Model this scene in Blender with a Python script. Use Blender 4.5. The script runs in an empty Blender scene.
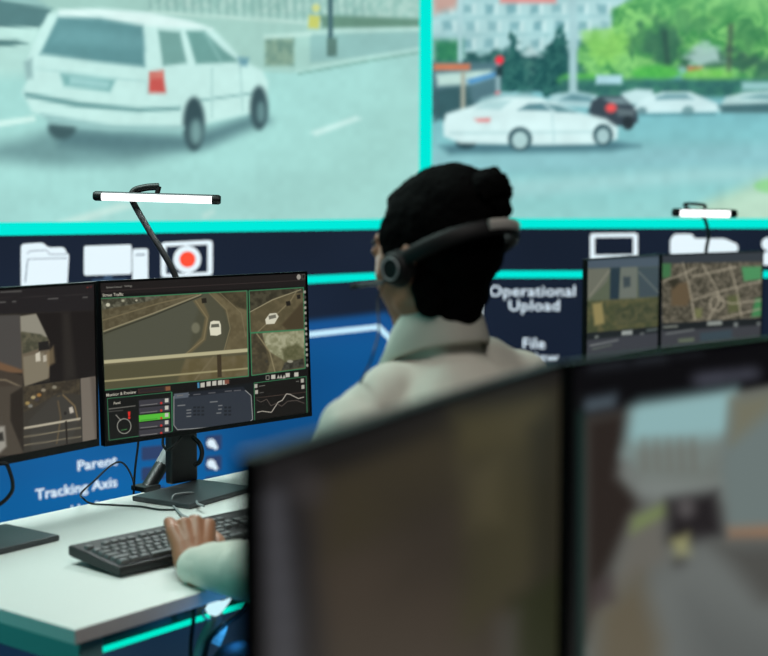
import bpy, bmesh, math, random
import numpy as np
from mathutils import Vector, Matrix, noise as mnoise

random.seed(7)
SC = bpy.context.scene
COL = SC.collection
V = Vector
PI = math.pi

# ------------------------------------------------------------------ camera
F = 1400.0
CZ = 1.40
PITCH = math.atan(123 / F)
CF = V((0, math.cos(PITCH), -math.sin(PITCH)))
CU = V((0, math.sin(PITCH), math.cos(PITCH)))
CAM = V((0, 0, CZ))

def ray(px, py):
    return CF + V((1, 0, 0)) * ((px - 384) / F) + CU * ((328 - py) / F)
def at(px, py, Y):
    r = ray(px, py); return CAM + r * (Y / r.y)
def onz(px, py, z):
    r = ray(px, py); return CAM + r * ((z - CZ) / r.z)
def onplane(px, py, p, n):
    r = ray(px, py); return CAM + r * ((p - CAM).dot(n) / r.dot(n))

cd = bpy.data.cameras.new('camera')
cam = bpy.data.objects.new('camera', cd); COL.objects.link(cam)
cam.location = CAM
cam.rotation_euler = (PI / 2 - PITCH, 0, 0)
cd.sensor_width = 36; cd.lens = 36 * F / 768
cd.clip_start = 0.02
cd.dof.use_dof = True
cd.dof.focus_distance = 3.3
cd.dof.aperture_fstop = 2.6
SC.camera = cam

# ------------------------------------------------------------------ materials
def lin(c):
    c = np.asarray(c, float)
    return np.where(c <= 0.04045, c / 12.92, ((c + 0.055) / 1.055) ** 2.4)
def rgb(r, g, b):
    l = lin(np.array([r, g, b]) / 255.0); return (float(l[0]), float(l[1]), float(l[2]), 1.0)

def mat(name, c, rough=0.5, metal=0.0, bump=0.0, bscale=60.0, vary=0.0, spec=0.5, emit=None, estr=1.0):
    m = bpy.data.materials.new(name); m.use_nodes = True
    nt = m.node_tree; b = nt.nodes['Principled BSDF']
    b.inputs['Base Color'].default_value = rgb(*c)
    b.inputs['Roughness'].default_value = rough
    b.inputs['Metallic'].default_value = metal
    b.inputs['Specular IOR Level'].default_value = spec
    tc = nt.nodes.new('ShaderNodeTexCoord')
    nz = nt.nodes.new('ShaderNodeTexNoise'); nz.inputs['Scale'].default_value = bscale
    nz.inputs['Detail'].default_value = 4
    nt.links.new(tc.outputs['Object'], nz.inputs['Vector'])
    if vary > 0:
        mx = nt.nodes.new('ShaderNodeMix'); mx.data_type = 'RGBA'
        l = rgb(*c); k = 1 - vary
        mx.inputs[6].default_value = (l[0] * k, l[1] * k, l[2] * k, 1); mx.inputs[7].default_value = l
        nt.links.new(nz.outputs['Fac'], mx.inputs[0]); nt.links.new(mx.outputs[2], b.inputs['Base Color'])
    if bump > 0:
        bp = nt.nodes.new('ShaderNodeBump'); bp.inputs['Strength'].default_value = bump
        bp.inputs['Distance'].default_value = 0.002
        nt.links.new(nz.outputs['Fac'], bp.inputs['Height']); nt.links.new(bp.outputs['Normal'], b.inputs['Normal'])
    if emit is not None:
        b.inputs['Emission Color'].default_value = rgb(*emit)
        b.inputs['Emission Strength'].default_value = estr
    return m

def glow(name, c, s=1.0, sample=True):
    m = mat(name, (8, 8, 8), 0.5, spec=0.0, emit=c, estr=s)
    if not sample:
        m.cycles.emission_sampling = 'NONE'
    return m

def screen_mat(name, strength=1.0, rough=0.35, spec=0.25):
    m = bpy.data.materials.new(name); m.use_nodes = True
    nt = m.node_tree; b = nt.nodes['Principled BSDF']
    b.inputs['Base Color'].default_value = (0.004, 0.004, 0.004, 1)
    b.inputs['Roughness'].default_value = rough
    b.inputs['Specular IOR Level'].default_value = spec
    a = nt.nodes.new('ShaderNodeVertexColor'); a.layer_name = 'picture'
    nt.links.new(a.outputs['Color'], b.inputs['Emission Color'])
    b.inputs['Emission Strength'].default_value = strength
    return m

M = dict(
    black=mat('black plastic', (20, 20, 21), 0.45, bump=0.1, bscale=400),
    bezel=mat('dark glossy bezel', (9, 9, 10), 0.4, spec=0.3),
    stand=mat('black stand metal', (30, 31, 33), 0.5, bump=0.1, bscale=500),
    plate=mat('dark grey base plate', (72, 74, 77), 0.42, metal=0.3, bump=0.08, bscale=300),
    desk=mat('white desk laminate', (226, 228, 224), 0.45, bump=0.03, bscale=200, vary=0.03),
    edge=mat('desk edge band', (222, 212, 210), 0.5, vary=0.05),
    frame=mat('teal grey desk frame', (118, 160, 160), 0.5, bump=0.05),  # even teal grey for legs, side rails and back rail
    key=mat('dark grey keycap', (104, 105, 106), 0.55, bump=0.1, bscale=500),
    kbd=mat('keyboard case', (26, 27, 29), 0.5, bump=0.1, bscale=400),
    cable=mat('black cable rubber', (14, 14, 15), 0.5),
    greycable=mat('grey cable sleeve', (150, 152, 154), 0.5),
    skin=mat('brown skin', (168, 112, 84), 0.5, bump=0.15, bscale=180, vary=0.15),
    hair=mat('black curly hair', (3, 3, 3), 0.85, bump=0.5, bscale=130, spec=0.06),
    brow=mat('dark brow', (18, 14, 13), 0.8),
    shirt=mat('cream cotton shirt', (208, 206, 194), 0.85, bump=0.25, bscale=700, vary=0.05, spec=0.2),
    trouser=mat('navy trousers', (30, 34, 46), 0.85, bump=0.2, bscale=500),
    shoe=mat('black leather shoe', (18, 17, 17), 0.4),
    eye=mat('eye white', (225, 222, 215), 0.2),
    chair=mat('black chair mesh', (22, 22, 24), 0.8, bump=0.3, bscale=600),
    chrome=mat('brushed metal', (170, 172, 174), 0.3, metal=1.0),
    headset=mat('headset plastic', (17, 17, 18), 0.6, bump=0.05, bscale=300, spec=.25),
    pad=mat('headset cushion', (14, 14, 14), 0.8, bump=0.3, bscale=300),
    silver=mat('silver headset band', (205, 202, 194), 0.35, metal=0.3),
    floor=mat('dark floor', (34, 38, 44), 0.4, bump=0.1, bscale=80, vary=0.3),
    wall=mat('dark painted wall', (30, 34, 40), 0.8, bump=0.1, bscale=200),
    ceil=mat('dark ceiling', (34, 37, 42), 0.9, bump=0.1, bscale=200),
    paper=mat('white label', (225, 228, 228), 0.7),
    ink=mat('label ink', (20, 24, 28), 0.7),
    cyan=glow('teal border light', (0, 234, 218), 1.0),
    icon=glow('white icon light', (232, 248, 255), 1.0),
    red=glow('red record dot', (255, 84, 60), 1.0),
    icondark=glow('dark icon line', (60, 84, 110), 1.0),
    letter=glow('white lettering light', (222, 240, 252), 1.0),
    wline=glow('pale blue line light', (196, 236, 255), 1.0),
    pill=glow('dim field', (48, 66, 104), 1.0),
    ui=glow('screen lettering', (176, 172, 158), 1.0),
    uidim=glow('dim screen lettering', (120, 118, 112), 1.0),
    lamp=glow('lamp diffuser', (255, 255, 255), 2.2),
    led=glow('teal light strip', (0, 236, 205), 1.0),
    scr=screen_mat('monitor picture'),
    big=screen_mat('video wall picture', 1.0, 0.7, 0.05),
)
M['big'].cycles.emission_sampling = 'FRONT'

# ------------------------------------------------------------------ object helpers
def link(name, me, m, parent=None):
    o = bpy.data.objects.new(name, me); COL.objects.link(o)
    if m is not None:
        for mm in (m if isinstance(m, (list, tuple)) else [m]):
            me.materials.append(mm)
    if parent is not None:
        o.parent = parent
    return o

def obj(name, bm, m, parent=None, smooth=False, sharp=None, origin=None):
    if origin is not None:
        bmesh.ops.translate(bm, verts=bm.verts, vec=-V(origin))
    bmesh.ops.recalc_face_normals(bm, faces=bm.faces)
    me = bpy.data.meshes.new(name)
    if smooth:
        for f in bm.faces: f.smooth = True
        if sharp:
            for e in bm.edges:
                if len(e.link_faces) == 2 and e.calc_face_angle() > sharp: e.smooth = False
    bm.to_mesh(me); bm.free()
    o = link(name, me, m, parent)
    if origin is not None and parent is None: o.location = origin
    return o

def tag(o, label, cat, group=None):
    o['label'] = label; o['category'] = cat
    if group: o['group'] = group
    return o

def thing(name, label, cat, loc=(0, 0, 0), rz=0.0, group=None):
    o = bpy.data.objects.new(name, None); COL.objects.link(o)
    o.empty_display_size = 0.05
    o.location = loc; o.rotation_euler = (0, 0, rz)
    return tag(o, label, cat, group)

def box(bm, c, s, rot=None, bev=0.0, seg=2):
    mtx = Matrix.Translation(V(c))
    if rot is not None: mtx = mtx @ rot.to_4x4()
    r = bmesh.ops.create_cube(bm, size=1.0, matrix=mtx @ Matrix.Diagonal((s[0], s[1], s[2], 1)))
    if bev > 0:
        es = set()
        for v in r['verts']: es.update(v.link_edges)
        bmesh.ops.bevel(bm, geom=list(es), offset=bev, segments=seg, affect='EDGES', profile=0.5)

def ball(bm, c, r, rot=None, seg=20):
    if not hasattr(r, '__len__'): r = (r, r, r)
    mtx = Matrix.Translation(V(c))
    if rot is not None: mtx = mtx @ rot.to_4x4()
    bmesh.ops.create_uvsphere(bm, u_segments=seg, v_segments=max(8, seg // 2 + 2), radius=1.0,
                              matrix=mtx @ Matrix.Diagonal((r[0], r[1], r[2], 1)))

def cone(bm, a, b, ra, rb, seg=20):
    a = V(a); b = V(b); d = b - a
    q = d.to_track_quat('Z', 'Y').to_matrix().to_4x4()
    bmesh.ops.create_cone(bm, cap_ends=True, segments=seg, radius1=ra, radius2=rb, depth=d.length,
                          matrix=Matrix.Translation((a + b) / 2) @ q)

def limb(bm, pts, rad, seg=20):
    for i, p in enumerate(pts):
        ball(bm, p, rad[i], seg=seg)
        if i: cone(bm, pts[i - 1], p, rad[i - 1], rad[i], seg)

def catmull(pts, n=8):
    pts = [V(p) for p in pts]
    P = [pts[0] * 2 - pts[1]] + pts + [pts[-1] * 2 - pts[-2]]
    out = []
    for i in range(1, len(P) - 2):
        for k in range(n):
            t = k / n
            a, b, c, d = P[i - 1], P[i], P[i + 1], P[i + 2]
            out.append(0.5 * ((2 * b) + (c - a) * t + (2 * a - 5 * b + 4 * c - d) * t * t + (3 * b - a - 3 * c + d) * t ** 3))
    out.append(pts[-1]); return out

def sweep(bm, pts, rad, seg=8, flat=1.0, up=None, cap=True):
    """tube through pts; rad number or list; flat squashes the section along the second axis"""
    n = len(pts); rings = []
    pts = [V(p) for p in pts]
    t0 = (pts[1] - pts[0]).normalized()
    ref = V(up) if up is not None else (V((0, 0, 1)) if abs(t0.z) < 0.9 else V((1, 0, 0)))
    nrm = (ref - t0 * ref.dot(t0)).normalized()
    for i, p in enumerate(pts):
        t = (pts[min(i + 1, n - 1)] - pts[max(i - 1, 0)]).normalized()
        nrm = (nrm - t * nrm.dot(t)).normalized()
        b = t.cross(nrm)
        r = rad[i] if hasattr(rad, '__len__') else rad
        rings.append([bm.verts.new(p + (b * math.cos(a) * r + nrm * math.sin(a) * r * flat))
                      for a in [2 * PI * k / seg for k in range(seg)]])
    for i in range(n - 1):
        for k in range(seg):
            bm.faces.new((rings[i][k], rings[i][(k + 1) % seg], rings[i + 1][(k + 1) % seg], rings[i + 1][k]))
    if cap:
        bm.faces.new(rings[0][::-1]); bm.faces.new(rings[-1])

def tube(name, pts, r, m, parent=None, n=8, seg=8, origin=None, smooth=True):
    bm = bmesh.new(); sweep(bm, catmull(pts, n), r, seg)
    return obj(name, bm, m, parent, smooth, 1.0, origin)

def fuse(name, bm, voxel, smooth, m, parent=None, origin=None, disp=None):
    """several overlapping closed shapes become one continuous skin"""
    if origin is not None: bmesh.ops.translate(bm, verts=bm.verts, vec=-V(origin))
    me = bpy.data.meshes.new(name); bm.to_mesh(me); bm.free()
    o = bpy.data.objects.new(name, me); COL.objects.link(o)
    r = o.modifiers.new('r', 'REMESH'); r.mode = 'VOXEL'; r.voxel_size = voxel
    if smooth:
        s = o.modifiers.new('s', 'SMOOTH'); s.factor = 0.5; s.iterations = smooth
    dg = bpy.context.evaluated_depsgraph_get(); dg.update()
    me2 = bpy.data.meshes.new_from_object(o.evaluated_get(dg))
    o.modifiers.clear(); o.data = me2; bpy.data.meshes.remove(me); me2.name = name
    if disp:
        org = V(origin) if origin is not None else V((0, 0, 0))
        nv = [v.normal.copy() for v in me2.vertices]
        for v, nn in zip(me2.vertices, nv):
            v.co = v.co + nn * disp(v.co + org, nn)
    for p in me2.polygons: p.use_smooth = True
    me2.materials.clear(); me2.materials.append(m)
    if parent is not None: o.parent = parent
    elif origin is not None: o.location = origin
    return o

def plate(name, pts, nrm, th, m, parent, origin, lift=0.0):
    """flat outline (world points on a plane) given a small thickness towards nrm"""
    bm = bmesh.new()
    vs = [bm.verts.new(V(p) + nrm * lift) for p in pts]
    f = bm.faces.new(vs)
    r = bmesh.ops.extrude_face_region(bm, geom=[f])
    bmesh.ops.translate(bm, verts=[g for g in r['geom'] if isinstance(g, bmesh.types.BMVert)], vec=nrm * th)
    return obj(name, bm, m, parent, origin=origin)

def text_mesh(body, size, bold=0.0, ext=0.0, align='LEFT'):
    cu = bpy.data.curves.new('t', 'FONT'); cu.body = body; cu.size = size
    cu.offset = bold * size; cu.space_character = 1.04; cu.extrude = ext; cu.align_x = align
    cu.resolution_u = 3
    o = bpy.data.objects.new('t', cu); COL.objects.link(o)
    dg = bpy.context.evaluated_depsgraph_get(); dg.update()
    me = bpy.data.meshes.new_from_object(o.evaluated_get(dg))
    bpy.data.objects.remove(o); bpy.data.curves.remove(cu)
    return me

# ------------------------------------------------------------------ a small painter for what the screens show
def vnoise(x, y, s, seed=0):
    x = x / s; y = y / s
    xi = np.floor(x); yi = np.floor(y); fx = x - xi; fy = y - yi
    fx = fx * fx * (3 - 2 * fx); fy = fy * fy * (3 - 2 * fy)
    def h(a, b):
        v = np.sin(a * 127.1 + b * 311.7 + seed * 74.7) * 43758.5453
        return v - np.floor(v)
    return (h(xi, yi) * (1 - fx) + h(xi + 1, yi) * fx) * (1 - fy) + (h(xi, yi + 1) * (1 - fx) + h(xi + 1, yi + 1) * fx) * fy

class Paint:
    K = 1.0
    def __init__(s, X, Y, base):
        s.X = X.ravel(); s.Y = Y.ravel()
        s.C = np.tile(np.array(base, float) / 255, (s.X.size, 1))
    def mix(s, idx, a, c):
        c = np.array(c, float) / 255
        s.C[idx] = s.C[idx] * (1 - a[:, None]) + c * a[:, None]
    def poly(s, pts, c, soft=1.0, alpha=1.0, nz=None, warp=None):
        soft = soft * s.K
        pts = np.array(pts, float)
        e_ = soft * 1.5 + (warp[1] if warp else 0)
        lo = pts.min(0) - e_; hi = pts.max(0) + e_
        idx = np.nonzero((s.X > lo[0]) & (s.X < hi[0]) & (s.Y > lo[1]) & (s.Y < hi[1]))[0]
        if idx.size == 0: return
        x = s.X[idx]; y = s.Y[idx]
        if warp is not None:
            x, y = x + warp[1] * (2 * vnoise(x, y, warp[0], 11) - 1), y + warp[1] * (2 * vnoise(x, y, warp[0], 17) - 1)
        ins = np.zeros(idx.size, bool); d = np.full(idx.size, 1e9)
        n = len(pts)
        for i in range(n):
            x0, y0 = pts[i]; x1, y1 = pts[(i + 1) % n]
            if y0 != y1:
                cr = ((y0 > y) != (y1 > y)) & (x < (x1 - x0) * (y - y0) / (y1 - y0) + x0)
                ins ^= cr
            L = max((x1 - x0) ** 2 + (y1 - y0) ** 2, 1e-9)
            t = np.clip(((x - x0) * (x1 - x0) + (y - y0) * (y1 - y0)) / L, 0, 1)
            d = np.minimum(d, np.hypot(x - x0 - t * (x1 - x0), y - y0 - t * (y1 - y0)))
        a = np.clip(0.5 + np.where(ins, d, -d) / max(soft, 1e-6), 0, 1)
        a = a * a * (3 - 2 * a) * alpha
        if nz is not None:
            k = vnoise(x, y, nz[0], 3) * 0.6 + vnoise(x, y, nz[0] * 0.45, 5) * 0.4
            c0 = np.array(c, float) / 255; c1 = np.array(nz[1], float) / 255
            k = np.clip((k - 0.28) / 0.44, 0, 1)[:, None]
            cc = c0 * (1 - k) + c1 * k
            s.C[idx] = s.C[idx] * (1 - a[:, None]) + cc * a[:, None]
        else:
            s.mix(idx, a, c)
    def ell(s, cx, cy, rx, ry, c, soft=1.0, alpha=1.0, nz=None, warp=None):
        s.poly([(cx + rx * math.cos(t * PI / 14), cy + ry * math.sin(t * PI / 14)) for t in range(28)], c, soft, alpha, nz, warp)
    def line(s, pts, w, c, soft=1.0, alpha=1.0):
        for (x0, y0), (x1, y1) in zip(pts[:-1], pts[1:]):
            L = math.hypot(x1 - x0, y1 - y0) or 1; nx = -(y1 - y0) / L * w / 2; ny = (x1 - x0) / L * w / 2
            s.poly([(x0 + nx, y0 + ny), (x1 + nx, y1 + ny), (x1 - nx, y1 - ny), (x0 - nx, y0 - ny)], c, soft, alpha)
    def rect(s, x0, y0, x1, y1, c, soft=1.0, alpha=1.0, nz=None, warp=None):
        s.poly([(x0, y0), (x1, y0), (x1, y1), (x0, y1)], c, soft, alpha, nz, warp)
    def vgrad(s, y0, c0, y1, c1):
        t = np.clip((s.Y - y0) / (y1 - y0), 0, 1)[:, None]
        s.C[:] = np.array(c0, float) / 255 * (1 - t) + np.array(c1, float) / 255 * t
    def grain(s, sc, amt, seed=0, sy=None):
        g = vnoise(s.X, s.Y * (sc / (sy or sc)), sc, seed)[:, None] - 0.5
        s.C = np.clip(s.C * (1 + amt * g), 0, 1)

def project(P):
    """world points (n,3) -> where they fall in the photograph, to author screen content"""
    d = P - np.array(CAM)
    w = d @ np.array(CF)
    return 384 + F * d[:, 0] / w, 328 - F * (d @ np.array(CU)) / w

def picture(name, p00, ex, ez, nx, nz, m, parent, paint, base, local, th=0.0):
    """grid from world corner p00 spanning ex, ez; paint() colours its vertices. local: world->parent matrix"""
    u = np.linspace(0, 1, nx); v = np.linspace(0, 1, nz)
    U, W = np.meshgrid(u, v)
    P = np.array(p00)[None] + U.reshape(-1, 1) * np.array(ex)[None] + W.reshape(-1, 1) * np.array(ez)[None]
    X, Y = project(P)
    pa = Paint(X, Y, base); paint(pa)
    L = np.array(local)
    Q = P @ L[:3, :3].T + L[:3, 3]
    me = bpy.data.meshes.new(name)
    i = np.arange(nx * nz).reshape(nz, nx)
    q = np.stack([i[:-1, :-1], i[:-1, 1:], i[1:, 1:], i[1:, :-1]], -1).reshape(-1, 4)
    me.vertices.add(len(Q)); me.vertices.foreach_set('co', Q.ravel().astype(np.float32))
    me.loops.add(q.size); me.loops.foreach_set('vertex_index', q.ravel().astype(np.int32))
    me.polygons.add(len(q)); me.polygons.foreach_set('loop_start', (np.arange(len(q)) * 4).astype(np.int32))
    me.update(calc_edges=True)
    at_ = me.color_attributes.new('picture', 'FLOAT_COLOR', 'POINT')
    rgba = np.ones((len(Q), 4), np.float32); rgba[:, :3] = lin(np.clip(pa.C, 0, 1))
    at_.data.foreach_set('color', rgba.ravel())
    return link(name, me, m, parent)

# ------------------------------------------------------------------ room shell
def struct(name, bm, m):
    o = obj(name, bm, m); o['kind'] = 'structure'; return o

CORNER = at(425, 223.3, 6.4)
LINE_Z = CORNER.z
WL = V((-1416, -1400, 0)).normalized()           # along the left video wall, away from the corner
NL = V((WL.y * -1, WL.x, 0)); NL = NL if NL.dot(CAM - CORNER) > 0 else -NL
WR = V((1, 0, 0)); NR = V((0, -1, 0))
WTOP = 2.95
C0 = V((CORNER.x, CORNER.y, 0))

bm = bmesh.new(); box(bm, (0, 2.6, -0.05), (9, 9.4, 0.1)); struct('floor', bm, M['floor'])
bm = bmesh.new(); box(bm, (0, 2.6, 3.25), (9, 9.4, 0.1)); struct('ceiling', bm, M['ceil'])
bm = bmesh.new()
c = C0 + WL * 1.9 - NL * 0.13
box(bm, (c.x, c.y, 1.6), (4.4, 0.1, 3.2), Matrix.Rotation(math.atan2(WL.y, WL.x), 3, 'Z')); struct('wall_left', bm, M['wall'])
bm = bmesh.new(); box(bm, (C0.x + 1.95, C0.y + 0.13, 1.6), (4.3, 0.1, 3.2)); struct('wall_back', bm, M['wall'])

# ------------------------------------------------------------------ video walls
def wallthing(label, d, n, L):
    mid = C0 + d * (L / 2)
    t = thing('video_wall', label, 'video wall', mid)
    bm = bmesh.new()
    box(bm, (0, 0, 1.5), (L, 0.06, 2.98), Matrix.Rotation(math.atan2(d.y, d.x), 3, 'Z'), 0.004)
    bmesh.ops.translate(bm, verts=bm.verts, vec=-n * 0.036)
    obj('housing', bm, M['black'], t)
    return t, Matrix.Translation(-mid)

LLEN, RLEN = 3.3, 3.3
vwl, LW = wallthing('angled video wall at left showing a white estate car on a road', WL, NL, LLEN)
vwr, RW = wallthing('straight video wall at right showing a white saloon crossing a junction', WR, NR, RLEN)

def onL(px, py): return onplane(px, py, C0, NL)
def onR(px, py): return onplane(px, py, C0, NR)

def paint_left(p):
    p.K = 2.5
    p.vgrad(20, (188, 230, 222), 225, (158, 212, 202))
    p.poly([(-700, 250), (-700, 120), (430, 50), (430, 250)], (166, 220, 214), 8)
    p.poly([(200, 250), (430, 60), (430, 250)], (158, 208, 200), 60, 0.8)
    # far side of the street: pavement, parapet, fence
    p.poly([(-300, -400), (430, -400), (430, 48), (290, 73), (230, 70), (60, 30), (-300, 20)], (164, 208, 198), 2)
    p.rect(-300, -420, 430, -40, (150, 196, 188), 20, nz=(14, (176, 214, 206)))
    p.poly([(150, -60), (430, -60), (430, 18), (300, 16), (150, 6)], (150, 196, 186), 3, nz=(5, (176, 214, 204)))
    for k in range(26):
        x = 148 + k * 8.5
        p.line([(x, -40), (x + 3, 13 + k * 0.5)], 2.2, (128, 172, 166), 2, 0.7)
    p.line([(150, 12), (300, 22), (430, 26)], 3, (190, 226, 216), 2)
    p.poly([(320, 15), (430, 19), (430, 27), (322, 28)], (104, 146, 128), 2)
    p.line([(280, 37), (340, 31), (430, 29)], 3, (190, 230, 222), 2)
    p.poly([(300, 35), (430, 31), (430, 50), (300, 64)], (146, 194, 190), 2)
    p.line([(296, 71), (360, 59), (430, 47)], 2.6, (186, 230, 222), 2)
    p.line([(298, 74), (362, 62), (430, 51)], 1.8, (120, 170, 158), 1.5)
    p.rect(264, 34, 310, 70, (168, 214, 204), 2)
    p.rect(265, 38, 294, 66, (112, 150, 136), 2.5, nz=(5, (136, 170, 150)))
    p.line([(264, 37), (311, 34)], 3, (196, 232, 222), 2)
    p.rect(328, -30, 333, 56, (70, 106, 112), 1.5)
    p.rect(327, 38, 337, 56, (92, 128, 120), 1.5)
    p.poly([(309, 15), (320, 16), (319, 29), (308, 28)], (196, 204, 110), 1.5)
    p.ell(316, 8, 4, 4, (206, 216, 140), 1.5)
    # road marks
    p.poly([(310, 132), (356, 116), (362, 119), (316, 136)], (200, 238, 232), 2)
    p.poly([(50, 224), (120, 203), (140, 205), (72, 226)], (196, 232, 224), 3)
    p.poly([(-40, 126), (34, 116), (36, 121), (-40, 133)], (210, 246, 238), 2)
    p.poly([(202, 214), (213, 209), (215, 213), (204, 219)], (188, 226, 218), 3)
    # dark car at the left edge
    p.poly([(-160, -40), (0, -2), (30, 0), (52, 9), (44, 24), (38, 28), (-160, 26)], (88, 130, 132), 2)
    p.poly([(-160, 26), (38, 28), (32, 42), (-160, 38)], (196, 238, 230), 2)
    p.poly([(-160, 38), (16, 40), (28, 43), (10, 46), (-160, 48)], (84, 128, 128), 2)
    p.poly([(0, 0), (52, 9), (30, -6)], (150, 196, 192), 2)
    # shadow under the estate car
    p.poly([(-30, 150), (20, 140), (55, 128), (190, 140), (262, 116), (270, 121), (210, 146), (130, 164), (60, 166), (0, 160)], (108, 150, 152), 9, 0.85)
    p.poly([(55, 128), (190, 136), (262, 112), (266, 120), (200, 148), (120, 152), (60, 146)], (84, 122, 128), 7, 0.85)
    # estate car
    body = [(48, 14), (60, 10), (100, 9), (150, 13), (190, 21), (212, 28), (228, 44), (243, 61), (262, 70), (268, 82), (267, 104), (258, 112),
            (212, 122), (198, 126), (182, 128), (115, 127), (60, 122), (32, 112), (22, 92), (27, 80), (26, 64), (33, 44)]
    p.ell(62, 128, 14, 11, (66, 96, 100), 3)
    p.poly(body, (200, 240, 234), 2.5)
    p.poly([(58, 10), (100, 9), (150, 13), (192, 22), (212, 29), (150, 26), (100, 17), (60, 16)], (222, 250, 246), 2)
    p.poly([(58, 17), (100, 18), (143, 26), (145, 67), (100, 62), (40, 54)], (98, 150, 154), 2.5)
    p.poly([(60, 26), (142, 36), (144, 50), (52, 42)], (112, 166, 170), 5, 0.7)
    p.poly([(158, 30), (180, 32), (187, 63), (163, 66)], (118, 166, 160), 2)
    p.poly([(186, 31), (204, 31), (224, 50), (240, 62), (196, 64)], (112, 164, 158), 2)
    p.line([(204, 31), (222, 63)], 2, (150, 200, 194), 2, 0.7)
    p.poly([(238, 57), (249, 58), (247, 66), (240, 66)], (112, 164, 176), 2)
    p.poly([(150, 72), (163, 71), (166, 93), (148, 93)], (204, 92, 86), 2)
    p.poly([(150, 72), (163, 71), (163, 78), (150, 79)], (214, 128, 116), 2)
    p.poly([(24, 62), (32, 58), (33, 78), (26, 80)], (150, 190, 188), 2.5)
    p.poly([(24, 92), (80, 102), (138, 108), (180, 107), (180, 110), (138, 112), (76, 107), (26, 97)], (104, 156, 156), 2)
    p.poly([(60, 73), (116, 79), (110, 92), (64, 86)], (128, 184, 182), 2.5)
    p.poly([(70, 77), (110, 82), (108, 88), (70, 84)], (160, 210, 208), 2)
    p.line([(36, 68), (146, 82), (148, 94)], 1.5, (176, 220, 216), 2)
    p.line([(196, 101), (262, 92)], 2, (136, 184, 182), 1.5)
    p.line([(212, 68), (212, 118)], 1.4, (172, 214, 210), 1.5)
    p.line([(240, 64), (243, 112)], 1.4, (172, 214, 210), 1.5)
    p.ell(194, 124, 11, 27, (58, 84, 90), 3)
    p.ell(196, 132, 6, 12, (120, 160, 160), 4)
    p.ell(259, 108, 9, 22, (60, 86, 92), 3)
    p.ell(261, 112, 4, 10, (104, 142, 144), 3)
    p.poly([(40, 113), (112, 125), (184, 126), (184, 130), (112, 131), (50, 124)], (150, 196, 194), 2.5)
    p.grain(46, 0.05, 2, 20); p.grain(7, 0.03, 4)

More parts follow.
